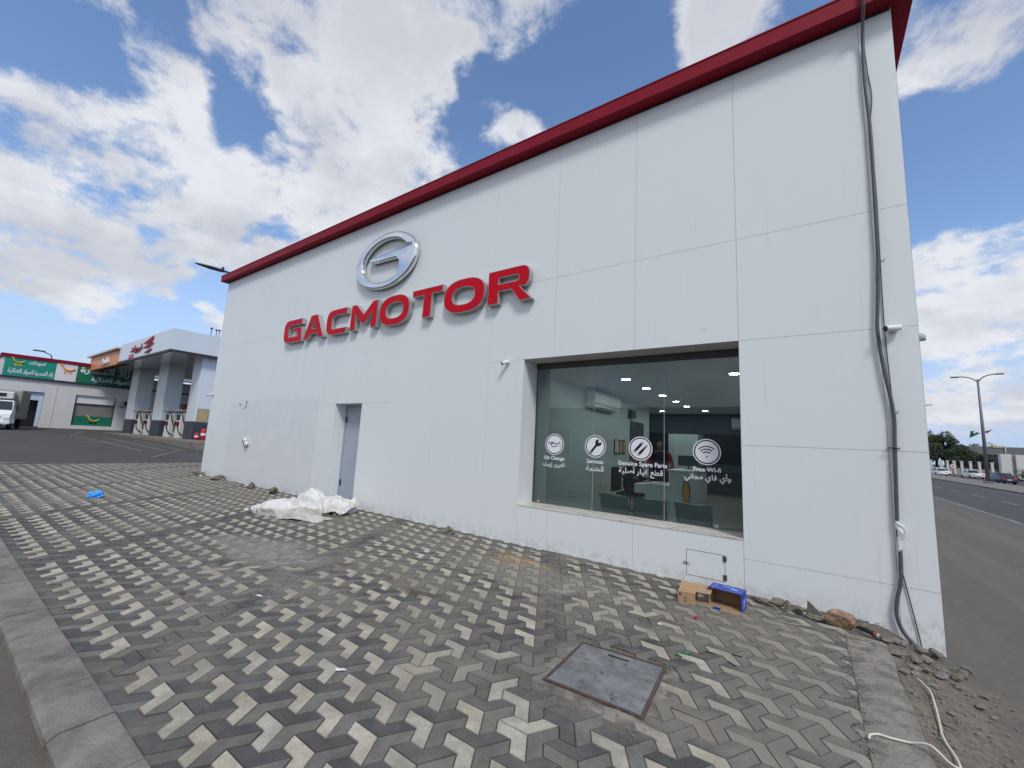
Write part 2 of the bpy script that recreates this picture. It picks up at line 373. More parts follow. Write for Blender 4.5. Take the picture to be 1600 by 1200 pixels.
# paving blocks: tone comes from a per-block attribute, dirt from world-fixed noise and stains
q = NT('paving_blocks')
at = q.t.nodes.new('ShaderNodeAttribute'); at.attribute_name = 'tone'
fine = q.noise(160, 3, .8); wear = q.noise(7, 8, .7); warp = q.noise(2.2, 5, .65)
c = q.mix(1.0, at.outputs['Color'], q.scale((1, 1, 1), q.rng(fine, .25, .75, .66, 1.34)), 'MULTIPLY')
c = q.mix(1.0, c, q.scale((1, 1, 1), q.rng(wear, .3, .7, .76, 1.24)), 'MULTIPLY')
dustn = q.noise(.9, 8, .68, off=(2, 5, 0)); dm = q.rng(dustn, .43, .68, 0.06, .80)
def add_mask(a, b): return q.math('MAXIMUM', a, b)
for (bx_, by_, r_, k_) in ((-5.6, 2.75, (1.5, .6), .80), (-5.0, 4.6, (7.0, .55), .42), (-.5, 4.3, (1.1, 1.1), .80), (-2.4, 4.3, (1.3, .7), .55), (-.1, 3.4, (.55, 1.8), .8),
                           (-3.6, 3.3, (1.6, .45), .7), (-1.15, 2.85, (.75, .62), .8), (-3.9, 2.4, (1.1, .35), .65), (-4.3, 1.6, (1.0, .28), .45), (-.6, 2.7, (.9, .25), .9), (-12.5, 4.4, (4.5, 1.0), .55), (-1.9, 2.2, (.35, .5), .6)):
    dm = add_mask(dm, q.math('MULTIPLY', q.blob(bx_, by_, r_, .55, warp), k_))
dm = q.math('MULTIPLY', dm, q.rng(wear, .25, .62, .62, 1.05), clamp=True)
c = q.mix(dm, c, q.mix(q.noise(5, 5), (.165, .146, .118), (.25, .222, .182)))
c = q.mix(q.math('MULTIPLY', q.blob(-5.6, 2.75, (1.3, .5), .7, warp), q.rng(wear, .3, .6, .2, .62)), c, (.285, .272, .245))
c = q.mix(q.math('MULTIPLY', q.blob(-2.6, 4.3, (1.3, .6), .7, warp), q.rng(wear, .3, .6, .25, .6)), c, (.27, .25, .21))
smudge = q.noise(3.4, 7, .7, off=(8, 3, 0), stretch=(.6, 1.6, 1)); c = q.mix(q.math('MULTIPLY', q.rng(smudge, .60, .70), .40), c, (.09, .083, .073))
c = q.mix(q.math('MULTIPLY', q.math('MULTIPLY', q.blob(-3.15, 4.68, (.66, .26), .8, warp), q.rng(wear, .35, .6, .3, 1)), .6), c, (.42, .27, .13))
c = q.mix(q.math('MULTIPLY', q.blob(-3.15, 3.0, (.28, .10), .5, warp), .75), c, (.085, .055, .035))
c = q.mix(q.math('MULTIPLY', q.blob(-3.75, 3.12, (.22, .06), .5, warp), .6), c, (.10, .065, .045))
spots = q.noise(26, 3, .6); c = q.mix(q.rng(spots, .735, .76, 0, .6), c, (.04, .037, .033))
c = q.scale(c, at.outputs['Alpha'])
q.l(c, q.b.inputs['Base Color']); q.b.inputs['Roughness'].default_value = .85
q.bump(q.math('ADD', fine, q.math('MULTIPLY', wear, .8)), .6, .005)
M['paver'] = q.m
M['grout'] = mat('joint_sand', (.14, .122, .095), .95, var=.35, vscale=6, bump=.6, bscale=90)
q = NT('cover_plate')
wr = q.noise(5, 8, .7); c = q.mix(q.rng(wr, .35, .65), (.165, .168, .17), (.27, .275, .28))
c = q.mix(q.rng(q.noise(11, 7, .75, off=(3, 3, 0)), .56, .66, 0, .8), c, (.045, .045, .048))
ln = q.math('ABSOLUTE', q.math('SUBTRACT', q.noise(2.2, 4, .6, stretch=(.8, 3.5, 1)), .5)); c = q.mix(q.rng(ln, .02, .004, 0, .7), c, (.17, .12, .085))
q.l(c, q.b.inputs['Base Color']); q.b.inputs['Roughness'].default_value = .55; q.b.inputs['Metallic'].default_value = .25; q.bump(q.noise(25, 5, .7), .2, .006)
M['plate'] = q.m
q = NT('marble_sill')
c = q.mix(q.rng(q.noise(3, 8, .7, stretch=(1, 4, 1)), .5, .66), (.60, .58, .53), (.34, .29, .23)); q.l(c, q.b.inputs['Base Color']); q.b.inputs['Roughness'].default_value = .4
M['sill'] = q.m
# tinted glazing
gm = bpy.data.materials.new('tinted_glass'); gm.use_nodes = True; t = gm.node_tree; t.nodes.clear()
o_ = t.nodes.new('ShaderNodeOutputMaterial'); tr = t.nodes.new('ShaderNodeBsdfTransparent'); gl = t.nodes.new('ShaderNodeBsdfGlossy'); fr = t.nodes.new('ShaderNodeFresnel'); mx = t.nodes.new('ShaderNodeMixShader')
tr.inputs[0].default_value = (.88, .95, .94, 1); gl.inputs['Roughness'].default_value = .0; gl.inputs[0].default_value = (.9, .97, 1, 1); fr.inputs[0].default_value = 1.5
t.links.new(fr.outputs[0], mx.inputs[0]); t.links.new(tr.outputs[0], mx.inputs[1]); t.links.new(gl.outputs[0], mx.inputs[2]); t.links.new(mx.outputs[0], o_.inputs[0])
M['glass'] = gm

# ---------------------------------------------------------------- helpers
def tag(o, label=None, cat=None, group=None, kind=None):
    if label: o['label'] = label
    if cat: o['category'] = cat
    if group: o['group'] = group
    if kind: o['kind'] = kind
    return o
def empty(name, loc=(0, 0, 0), rz=0.0, label=None, cat=None, group=None):
    o = bpy.data.objects.new(name, None); COL.objects.link(o); o.location = loc; o.rotation_euler = (0, 0, rz); o.empty_display_size = .2
    return tag(o, label, cat, group)
class MB:
    def __init__(s): s.v = []; s.f = []; s.mi = []; s.smooth = []
    def add(s, vs, fs, mi=0, smooth=False, mx=None):
        b = len(s.v)
        for p in vs:
            p = Vector(p)
            if mx is not None: p = mx @ p
            s.v.append(tuple(p))
        for f in fs: s.f.append([b + i for i in f]); s.mi.append(mi); s.smooth.append(smooth)
        return s
    def box(s, x0, x1, y0, y1, z0, z1, mi=0, mx=None):
        return s.add([(x0, y0, z0), (x1, y0, z0), (x1, y1, z0), (x0, y1, z0), (x0, y0, z1), (x1, y0, z1), (x1, y1, z1), (x0, y1, z1)],
                     [(3, 2, 1, 0), (4, 5, 6, 7), (0, 1, 5, 4), (1, 2, 6, 5), (2, 3, 7, 6), (3, 0, 4, 7)], mi, False, mx)
    def rbox(s, x0, x1, y0, y1, z0, z1, r=.01, mi=0, mx=None, seg=2):
        bm = bmesh.new(); bmesh.ops.create_cube(bm, size=1)
        for v in bm.verts: v.co = Vector(((x0 + x1) / 2 + v.co.x * (x1 - x0), (y0 + y1) / 2 + v.co.y * (y1 - y0), (z0 + z1) / 2 + v.co.z * (z1 - z0)))
        bmesh.ops.bevel(bm, geom=list(bm.edges), offset=r, segments=seg, affect='EDGES', profile=.5)
        bm.verts.index_update()
        s.add([v.co.copy() for v in bm.verts], [[v.index for v in f.verts] for f in bm.faces], mi, False, mx); bm.free(); return s
    def prism(s, poly, a, b, axis='y', mi=0, mx=None):
        """polygon in the plane across axis, extruded from a to b"""
        n = len(poly)
        def P(p, t): return {'y': (p[0], t, p[1]), 'z': (p[0], p[1], t), 'x': (t, p[0], p[1])}[axis]
        vs = [P(p, a) for p in poly] + [P(p, b) for p in poly]
        fs = [list(range(n)), list(range(2 * n - 1, n - 1, -1))] + [(i, n + i, n + (i + 1) % n, (i + 1) % n) for i in range(n)]
        return s.add(vs, fs, mi, False, mx)
    def tube(s, pts, r, n=8, mi=0, mx=None, cap=True):
        pts = [Vector(p) for p in pts]; rs = r if isinstance(r, (list, tuple)) else [r] * len(pts)
        vs = []; fs = []
        ref = None
        for i, p in enumerate(pts):
            d = (pts[min(i + 1, len(pts) - 1)] - pts[max(i - 1, 0)]).normalized()
            if ref is None:
                ref = Vector((0, 0, 1)) if abs(d.z) < .9 else Vector((1, 0, 0))
            u = (ref - d * ref.dot(d)).normalized(); w = d.cross(u); ref = u
            for k in range(n):
                a = 2 * math.pi * k / n; vs.append(p + (u * math.cos(a) + w * math.sin(a)) * rs[i])
        for i in range(len(pts) - 1):
            for k in range(n): fs.append((i * n + k, i * n + (k + 1) % n, (i + 1) * n + (k + 1) % n, (i + 1) * n + k))
        if cap: fs.append(list(range(n - 1, -1, -1))); fs.append([(len(pts) - 1) * n + k for k in range(n)])
        return s.add(vs, fs, mi, True, mx)
    def lathe(s, prof, n=16, mi=0, mx=None):
        vs = []; fs = []
        for (r, z) in prof:
            for k in range(n): a = 2 * math.pi * k / n; vs.append((r * math.cos(a), r * math.sin(a), z))
        for i in range(len(prof) - 1):
            for k in range(n): fs.append((i * n + k, i * n + (k + 1) % n, (i + 1) * n + (k + 1) % n, (i + 1) * n + k))
        fs.append(list(range(n - 1, -1, -1))); fs.append([(len(prof) - 1) * n + k for k in range(n)])
        return s.add(vs, fs, mi, True, mx)
    def build(s, name, mats, parent=None, world=True):
        me = bpy.data.meshes.new(name)
        vs = s.v
        if parent is not None and world:
            pl = parent
            offs = Vector((0, 0, 0)); 
            q_ = parent
            while q_ is not None: offs += Vector(q_.location); q_ = q_.parent
            vs = [(a - offs.x, b - offs.y, c_ - offs.z) for a, b, c_ in s.v]
        me.from_pydata(vs, [], s.f)
        if not isinstance(mats, (list, tuple)): mats = [mats]
        for m in mats: me.materials.append(m)
        me.polygons.foreach_set('material_index', s.mi); me.polygons.foreach_set('use_smooth', s.smooth)
        me.update()
        o = bpy.data.objects.new(name, me); COL.objects.link(o)
        if parent is not None: o.parent = parent
        return o
def smooth_angle(o, ang=35):
    me = o.data
    bm = bmesh.new(); bm.from_mesh(me); bmesh.ops.recalc_face_normals(bm, faces=bm.faces[:]); 
    for f in bm.faces: f.smooth = True
    for e in bm.edges:
        e.smooth = not (len(e.link_faces) != 2 or e.calc_face_angle(0) > R(ang))
    bm.to_mesh(me); bm.free(); return o
def fixn(o):
    bm = bmesh.new(); bm.from_mesh(o.data); bmesh.ops.recalc_face_normals(bm, faces=bm.faces[:]); bm.to_mesh(o.data); bm.free(); return o
def copy_tree(o, parent=None):
    c_ = o.copy(); COL.objects.link(c_); c_.parent = parent
    for ch in list(o.children): copy_tree(ch, c_)
    return c_
def mesh_from_curve(cu):
    ob = bpy.data.objects.new('tmp', cu); COL.objects.link(ob); bpy.context.view_layer.update()
    me = bpy.data.meshes.new_from_object(ob.evaluated_get(bpy.context.evaluated_depsgraph_get()))
    vs = [v.co.copy() for v in me.vertices]; fs = [list(p.vertices) for p in me.polygons]
    bpy.data.objects.remove(ob); bpy.data.curves.remove(cu); bpy.data.meshes.remove(me)
    return vs, fs
FORMS = dict(zip('ابتةجخدذرزسصطعغفقلمنويئأ', ((0xFE8D, 1), (0xFE8F, 2), (0xFE95, 2), (0xFE93, 1), (0xFE9D, 2), (0xFEA5, 2), (0xFEA9, 1), (0xFEAB, 1), (0xFEAD, 1), (0xFEAF, 1),
             (0xFEB1, 2), (0xFEB9, 2), (0xFEC1, 2), (0xFEC9, 2), (0xFECD, 2), (0xFED1, 2), (0xFED5, 2), (0xFEDD, 2), (0xFEE1, 2), (0xFEE5, 2), (0xFEED, 1), (0xFEF1, 2), (0xFE89, 2), (0xFE83, 1))))
def arabic(s_):
    o = []
    for i, ch in enumerate(s_):
        if ch not in FORMS: o.append(ch); continue
        base, k = FORMS[ch]
        prev = i > 0 and s_[i - 1] in FORMS and FORMS[s_[i - 1]][1] == 2
        nxt = k == 2 and i + 1 < len(s_) and s_[i + 1] in FORMS
        o.append(chr(base + (1 if prev and not nxt else 3 if prev and nxt else 2 if nxt else 0)))
    return ''.join(reversed(o))
def text_mesh(body, width=None, height=None, bold=.02, extrude=0.0):
    """centred flat text in local XY as (verts, faces); scaled to width and/or height"""
    cu = bpy.data.curves.new('txt', 'FONT'); cu.body = body; cu.align_x = 'CENTER'; cu.offset = bold; cu.extrude = extrude; cu.resolution_u = 3; cu.size = 1
    vs, fs = mesh_from_curve(cu)
    x0 = min(v.x for v in vs); x1 = max(v.x for v in vs); y0 = min(v.y for v in vs); y1 = max(v.y for v in vs)
    sx = width / (x1 - x0) if width else None; sy = height / (y1 - y0) if height else sx
    if sx is None: sx = sy
    return [Vector(((v.x - (x0 + x1) / 2) * sx, (v.y - (y0 + y1) / 2) * sy, v.z)) for v in vs], fs
def face_mx(x, y, z, rz=0.0):
    """places XY-plane art upright, facing -Y (before rz)"""
    return Matrix.Translation((x, y, z)) @ Matrix.Rotation(rz, 4, 'Z') @ Matrix.Rotation(R(90), 4, 'X')
def outline_mesh(loops, extrude, bevel=0.0, bevel_res=2, offset=0.0):
    cu = bpy.data.curves.new('ol', 'CURVE'); cu.dimensions = '2D'; cu.fill_mode = 'BOTH'; cu.extrude = extrude; cu.bevel_depth = bevel; cu.bevel_resolution = bevel_res; cu.offset = offset
    for lp in loops:
        sp_ = cu.splines.new('POLY'); sp_.points.add(len(lp) - 1)
        for i, p in enumerate(lp): sp_.points[i].co = (p[0], p[1], 0, 1)
        sp_.use_cyclic_u = True
    return mesh_from_curve(cu)
def rounded(poly, n=6):
    """poly entries (x, y[, r]); returns points with rounded corners"""
    out_ = []; m = len(poly)
    for i, p in enumerate(poly):
        if len(p) < 3: out_.append(p[:2]); continue
        a = Vector(poly[i - 1][:2]); b = Vector(p[:2]); c_ = Vector(poly[(i + 1) % m][:2]); r = p[2]
        u = (a - b).normalized(); w = (c_ - b).normalized()
        p0 = b + u * r; p1 = b + w * r
        for k in range(n + 1):
            t_ = k / n; out_.append(tuple(p0 * (1 - t_) ** 2 + b * 2 * t_ * (1 - t_) + p1 * t_ ** 2))
    return out_
def superell(cx_, cy_, rx, ry, e=2.0, n=48):
    o = []
    for k in range(n):
        a = 2 * math.pi * k / n; c_ = math.cos(a); s_ = math.sin(a)
        o.append((cx_ + rx * math.copysign(abs(c_) ** (2 / e), c_), cy_ + ry * math.copysign(abs(s_) ** (2 / e), s_)))
    return o
def smooth_path(pts, k=6):
    P = [Vector(p) for p in pts]; o = []
    for i in range(len(P) - 1):
        a = P[max(i - 1, 0)]; b = P[i]; c_ = P[i + 1]; d = P[min(i + 2, len(P) - 1)]
        for j in range(k):
            t_ = j / k
            o.append(.5 * ((2 * b) + (c_ - a) * t_ + (2 * a - 5 * b + 4 * c_ - d) * t_ ** 2 + (3 * b - a - 3 * c_ + d) * t_ ** 3))
    o.append(P[-1]); return o

# ---------------------------------------------------------------- ground
D = 5.384          # facade plane
def zx(x):
    if x < -20.8: return .42 * min(1, (-20.8 - x) / 12.2) + .0145 * max(0, min(-33 - x, 32))
    if x <= .47: return 0.0
    for (a, za), (b, zb) in zip(((.47, 0), (.60, -.06), (1.0, -.17), (2.2, -.34), (6, -.75)), ((.60, -.06), (1.0, -.17), (2.2, -.34), (6, -.75), (1e9, -.75))):
        if x <= b: return za + (zb - za) * min(1, (x - a) / (b - a)) if b < 1e8 else -.75
    return -.75
def zg(x, y):
    z = zx(x)
    if y < .58:
        k = 1.0 if x > -22 else max(0, 1 - (-22 - x) / 8)
        if x < .3: z -= .05 * k
    return z
def grid_sheet(name, xs, ys, zf, m):
    b = MB(); vs = [(x, y, zf(x, y)) for y in ys for x in xs]; nx = len(xs)
    b.add(vs, [(j * nx + i, j * nx + i + 1, (j + 1) * nx + i + 1, (j + 1) * nx + i) for j in range(len(ys) - 1) for i in range(nx - 1)], 0, True)
    return b.build(name, m)
ysN = [-3000, -300, -60, -20, -6, -2, 0, .3, .5, .555]
xsL = [-3000, -400, -120, -66, -60, -50, -42, -36, -33, -30, -27, -24, -22, -20.9, -20.73]
tag(grid_sheet('ground', xsL, [-3000, -300, -60, -20, -6, -2, 0, 2, 4, 6, 8, 10, 14, 20, 40, 100, 400, 3000], lambda x, y: zx(x), M['asphalt']), kind='structure')
tag(grid_sheet('road_surface', [-20.6, -16, -10, -6, -4, -2, -1, .47], [-60, -20, -6, -2, 0, .3, .5, .585], lambda x, y: -.055 if x > -20 else -.03, M['asphalt_near']), kind='structure')
tag(grid_sheet('side_lane', [.455, .50, .55, .60, .7, .8, 1.0, 1.3, 1.7, 2.2, 3, 4, 5, 6, 7.0], [-60, -20, -6, -2, 0, .6, 1, 2, 3] + [3 + .15 * i for i in range(1, 22)] + [6.4, 7, 8, 10, 14, 20, 40, 80, 160, 260],
     lambda x, y: zx(x) - .01 + (.022 * noise.noise((x * 5, y * 5, 1)) if .5 < x < 2 and 2.5 < y < 6.3 else 0), M['ground_mix']), kind='structure')
tag(grid_sheet('plain', [7.0, 30, 60, 120, 400, 3000], [-60, 10, 50, 150, 400, 3000], lambda x, y: -.79, M['asphalt_near']), kind='structure')
tag(grid_sheet('dirt_ground', [-20.6, -10, .47, 7.0], [14, 40, 260, 3000], lambda x, y: -.80, M['asphalt_near']), kind='structure')

# avenue to the right of the building
tag(grid_sheet('road', [7.0, 9, 12, 15.2], [-60, 0, 20, 40, 60, 100, 150, 260], lambda x, y: -.775, M['asphalt']), kind='structure')
tag(grid_sheet('far_carriageway', [20.9, 24, 28.5], [-60, 0, 20, 40, 60, 100, 148], lambda x, y: -.775, M['asphalt']), kind='structure')
b = MB(); b.prism([(15.2, -.78), (15.2, -.62), (15.26, -.60), (20.84, -.60), (20.9, -.62), (20.9, -.78)], -60, 150, 'y')
tag(fixn(b.build('median', M['concrete'])), kind='structure')
b = MB()
b.box(7.0, 7.16, -20, 146, -.779, -.768); b.box(14.75, 14.9, -20, 146, -.779, -.768)
for k in range(22): b.box(10.45, 10.60, 14 + 6.4 * k, 17.0 + 6.4 * k, -.779, -.768)
tag(b.build('road_marking', M['line_paint']), kind='structure')
# forecourt lines on the left
b = MB()
def line(b, x0, y0, x1, y1, w=.12, dz=.006):
    n_ = 6; d = Vector((x1 - x0, y1 - y0)).normalized(); p = Vector((-d.y, d.x)) * w / 2
    for k in range(n_):
        a = k / n_; c_ = (k + 1) / n_; ax, ay, bx2, by2 = x0 + (x1 - x0) * a, y0 + (y1 - y0) * a, x0 + (x1 - x0) * c_, y0 + (y1 - y0) * c_
        b.add([(ax - p.x, ay - p.y, zx(ax) + dz), (ax + p.x, ay + p.y, zx(ax) + dz), (bx2 + p.x, by2 + p.y, zx(bx2) + dz), (bx2 - p.x, by2 - p.y, zx(bx2) + dz)], [(3, 2, 1, 0)])
line(b, -37.3, 5.8, -26.2, 6.4); line(b, -36.5, 6.9, -26.4, 7.35); line(b, -34, 7.9, -26.5, 8.2, .10); line(b, -47.5, 7.8, -39.1, 5.9); line(b, -27, 8.2, -23, 6.0, .1); line(b, -48.5, 3.2, -46.8, 4.4)
line(b, -49.5, 5.0, -46.0, 4.0, .14)
fixn(b.build('forecourt_marking', M['line_yellow'])); tag(bpy.data.objects['forecourt_marking'], kind='structure')
b = MB(); line(b, -21.2, .4, -21.0, 2.25, .4, .012); tag(fixn(b.build('bay_marking', M['line_paint'])), kind='structure')

# ---------------------------------------------------------------- interlocking block paving (real blocks)
LAT = .2846; u = LAT / 3; h3 = math.sqrt(3) / 2
LIGHT = [(0, 0), (2, 0), (3, -2 * h3), (2, -2 * h3), (1.5, -h3), (.5, -h3)]
DARK = [(0, 0), (.5, h3), (1.5, h3), (2, 2 * h3), (3, 2 * h3), (2, 0)]
MIDT = [(2, 0), (3, 2 * h3), (3.5, h3), (3, 0), (3.5, -h3), (3, -2 * h3)]
def inset(poly, d):
    n = len(poly); area = sum(poly[i][0] * poly[(i + 1) % n][1] - poly[(i + 1) % n][0] * poly[i][1] for i in range(n)); sg = 1 if area > 0 else -1
    o = []
    for i in range(n):
        a = Vector(poly[i - 1]); b_ = Vector(poly[i]); c_ = Vector(poly[(i + 1) % n])
        e1 = (b_ - a).normalized(); e2 = (c_ - b_).normalized(); n1_ = Vector((-e1.y, e1.x)) * sg; n2_ = Vector((-e2.y, e2.x)) * sg
        m_ = (n1_ + n2_) / (1 + n1_.dot(n2_)); o.append(b_ + m_ * d)
    return o
KIND = [(LIGHT, 2), (DARK, 0), (MIDT, 1)]
pre = []
for poly, k in KIND:
    P = [(x * u, y * u) for x, y in poly]
    ar = sum(P[i][0] * P[(i + 1) % 6][1] - P[(i + 1) % 6][0] * P[i][1] for i in range(6))
    if ar < 0: P = P[::-1]
    pre.append((P, inset(P, .0012), inset(P, .0042), k))
vs = []; fs = []; tone = []
rnd = random.Random(3)
TONES = [(.070, .069, .066), (.128, .121, .106), (.43, .39, .305)]
MH = (-1.47, -.82, 2.52, 3.20)   # manhole outline
for m_ in range(-10, 45):
    for n_ in range(-85, 40):
        ox = -2.287 + LAT * (n_ + m_ * .5); oy = 1.548 + LAT * h3 * (m_ - 4)
        if ox < -20.9 or ox > .5 or oy < .3 or oy > 9.5: continue
        if ox > -15.9 and oy > 5.75: continue
        for P, P1, P2, k in pre:
            cx_ = sum(p[0] for p in P) / 6 + ox; cy_ = sum(p[1] for p in P) / 6 + oy
            if cx_ < -20.55 or cx_ > .36 or cy_ < .735 or cy_ > 9.2: continue
            if cx_ > -15.8 and cy_ > 5.55: continue
            if MH[0] - .06 < cx_ < MH[1] + .07 and MH[2] - .11 < cy_ < MH[3] + .04: continue
            kk = k
            wild = noise.noise((cx_ * 1.1, cy_ * 1.1, 4.0))
            inpatch = (-2.15 < cx_ < -1.2 and 2.1 < cy_ < 4.75 and wild > -.12) or (-5.5 < cx_ < -4.6 and 2.0 < cy_ < 2.9 and wild > .1)
            if inpatch: kk = (k + int(10 * abs(noise.noise((round(ox * 3) * .37, round(oy * 3) * .53, 9))) * 3)) % 3
            if kk == 2 and not inpatch and (n_ + m_ + 15) % 11 == 0: kk = 0 if rnd.random() < .6 else 1   # joint between machine-laid clusters
            if kk == 2 and rnd.random() < .012: kk = 1
            t_ = TONES[kk]; j = 1 + rnd.uniform(-.16, .16); w_ = rnd.uniform(-.03, .03)
            if kk < 2:
                big_ = noise.noise((cx_ * .35, cy_ * .35, 7)); j *= 1 + .35 * big_
            colr = (t_[0] * j * (1 + w_), t_[1] * j, t_[2] * j * (1 - w_), 1)
            dz = rnd.uniform(-.0016, .0016) + .006 * noise.noise((cx_ * .9, cy_ * .9, 2)); tx = rnd.uniform(-.012, .012); ty = rnd.uniform(-.012, .012)
            dz -= .005 if cy_ < .90 else 0
            b0 = len(vs)
            near = cx_ > -9
            for p in P2: vs.append((p[0] + ox, p[1] + oy, dz + tx * (p[0] + ox - cx_) + ty * (p[1] + oy - cy_)))
            for p in P1: vs.append((p[0] + ox, p[1] + oy, dz - .0035 + tx * (p[0] + ox - cx_) + ty * (p[1] + oy - cy_)))
            fs.append([b0 + i for i in range(6)]); tone.append(colr)
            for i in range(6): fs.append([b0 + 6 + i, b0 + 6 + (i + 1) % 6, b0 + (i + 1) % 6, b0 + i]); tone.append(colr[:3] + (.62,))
            if near:
                for p in P1: vs.append((p[0] + ox, p[1] + oy, -.02))
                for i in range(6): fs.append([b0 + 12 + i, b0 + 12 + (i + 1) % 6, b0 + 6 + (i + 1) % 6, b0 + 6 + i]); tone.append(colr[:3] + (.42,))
me = bpy.data.meshes.new('paving'); me.from_pydata(vs, [], fs); me.materials.append(M['paver'])
a_ = me.attributes.new('tone', 'FLOAT_COLOR', 'FACE'); a_.data.foreach_set('color', [c for t_ in tone for c in t_]); me.update()
o = bpy.data.objects.new('paving', me); COL.objects.link(o); tag(o, kind='structure')
tag(grid_sheet('paving_bed', [-20.7, -15.9, -10, -5, 0, .47], [.6, 3, 5.37], lambda x, y: -.0085 + .0035 * noise.noise((x * 2, y * 2, 0)), M['grout']), kind='structure')
tag(grid_sheet('paving_bed_end', [-20.7, -18, -15.7], [5.37, 7, 9.4], lambda x, y: -.0085, M['grout']), kind='structure')
b = MB(); b.box(-20.72, -20.52, .57, 9.4, -.06, .004); b.box(-20.9, -20.721, -60, 14, -.30, .001)
tag(b.build('paving_edge', M['concrete']), kind='structure')
# kerb stones along the front: one stone every 0.5 m
b = MB(); rnd = random.Random(5)
x = -.005
while x > -20.6:
    L_ = .495 + rnd.uniform(-.01, .01); dz = rnd.uniform(-.004, .004); g = .004
    prof = [(.805 + rnd.uniform(-.003, .003), -.14), (.805, .006 + dz * .5), (.80, .011 + dz * .5), (.605, .005 + dz), (.590, .000 + dz), (.565, -.020), (.555, -.14)]
    b.prism(prof, x - L_ + g, x - g, 'x'); x -= L_
o = smooth_angle(b.build('kerb', M['concrete']), 25); tag(o, kind='structure')
# concrete band and edge on the right of the paving
b = MB()
ys_ = [.5 + .15 * i for i in range(30)]; secs = []
for y in ys_:
    e0 = .195 + .012 * noise.noise((y * 3, 0, 1)); e1 = .468 + .018 * noise.noise((y * 2.3, 4, 1))
    z_ = .010 + .006 * noise.noise((y * 2, 8, 1))
    secs.append([(e0, y, -.03), (e0 + .004, y, z_ - .004), (e0 + .02, y, z_), ((e0 + e1) / 2, y, z_ + .003), (e1 - .03, y, z_), (e1 - .006, y, z_ - .012), (e1, y, -.13)])
v_ = [p for s_ in secs for p in s_]; b.add(v_, [(j * 7 + i, j * 7 + i + 1, (j + 1) * 7 + i + 1, (j + 1) * 7 + i) for j in range(len(secs) - 1) for i in range(6)], 0, True)
o = b.build('concrete_edging', M['band']); smooth_angle(o, 50); tag(o, kind='structure')
# mortar bed around the manhole
b = MB(); rnd = random.Random(11)
nx, ny = 36, 36
x0, x1, y0, y1 = -1.60, -.72, 2.40, 3.26
vv = []
for j in range(ny + 1):
    for i in range(nx + 1):
        x = x0 + (x1 - x0) * i / nx; y = y0 + (y1 - y0) * j / ny
        e = min(i, nx - i, j, ny - j) / 6.0
        vv.append((x + .02 * noise.noise((x * 9, y * 9, 3)), y + .02 * noise.noise((x * 9, y * 9, 6)), -.012 + min(1, e) * .012 + .006 * noise.noise((x * 14, y * 14, 0))))
b.add(vv, [(j * (nx + 1) + i, j * (nx + 1) + i + 1, (j + 1) * (nx + 1) + i + 1, (j + 1) * (nx + 1) + i) for j in range(ny) for i in range(nx)
           if not (x0 + (x1 - x0) * i / nx > MH[0] + .03 and x0 + (x1 - x0) * (i + 1) / nx < MH[1] - .03 and y0 + (y1 - y0) * j / ny > MH[2] + .03 and y0 + (y1 - y0) * (j + 1) / ny < MH[3] - .03)], 0, True)
tag(b.build('mortar_surround', M['band']), kind='structure')

# ---------------------------------------------------------------- manhole cover
mh = empty('manhole_cover', (-1.14, 2.87, 0), 0, 'rectangular grey steel manhole cover in a rusty frame set in the paving', 'manhole cover')
FR = [(-1.472, 3.165), (-.858, 3.218), (-.808, 2.552), (-1.442, 2.528)]
def lerp_in(P, k):
    c_ = Vector((sum(p[0] for p in P) / 4, sum(p[1] for p in P) / 4)); return [tuple(Vector(p) + (c_ - Vector(p)).normalized() * k) for p in P]
F1 = lerp_in(FR, .026); F2 = lerp_in(FR, .031)
b = MB(); vs_ = [(p[0], p[1], z) for z, PP in ((-.02, FR), (.012, FR), (.012, F1), (-.02, F1)) for p in PP]
b.add(vs_, [(r * 4 + i, r * 4 + (i + 1) % 4, (r + 1) * 4 + (i + 1) % 4, (r + 1) * 4 + i) for r in range(3) for i in range(4)])
fixn(b.build('frame', M['rust'], mh))
# plate with a slot: quad grid around the slot
def bil(s_, t_, P=F2): a = Vector(P[3]) * (1 - s_) + Vector(P[2]) * s_; c_ = Vector(P[0]) * (1 - s_) + Vector(P[1]) * s_; return a * (1 - t_) + c_ * t_
b = MB(); ss = [0, .36, .62, 1]; tt = [0, .885, .915, 1]
for i in range(3):
    for j in range(3):
        if i == 1 and j == 1: continue
        Q = [bil(ss[i], tt[j]), bil(ss[i + 1], tt[j]), bil(ss[i + 1], tt[j + 1]), bil(ss[i], tt[j + 1])]
        b.add([(p.x, p.y, .009) for p in Q], [(0, 1, 2, 3)])
Q = [bil(ss[1], tt[1]), bil(ss[2], tt[1]), bil(ss[2], tt[2]), bil(ss[1], tt[2])]
b.add([(p.x, p.y, z) for z in (.009, -.03) for p in Q], [(0, 1, 5, 4), (1, 2, 6, 5), (2, 3, 7, 6), (3, 0, 4, 7), (4, 5, 6, 7)], 1)
b.add([(p[0], p[1], z) for z in (.009, -.015) for p in F2], [(0, 1, 5, 4), (1, 2, 6, 5), (2, 3, 7, 6), (3, 0, 4, 7)])
b.build('cover_plate', [M['plate'], M['black']], mh)

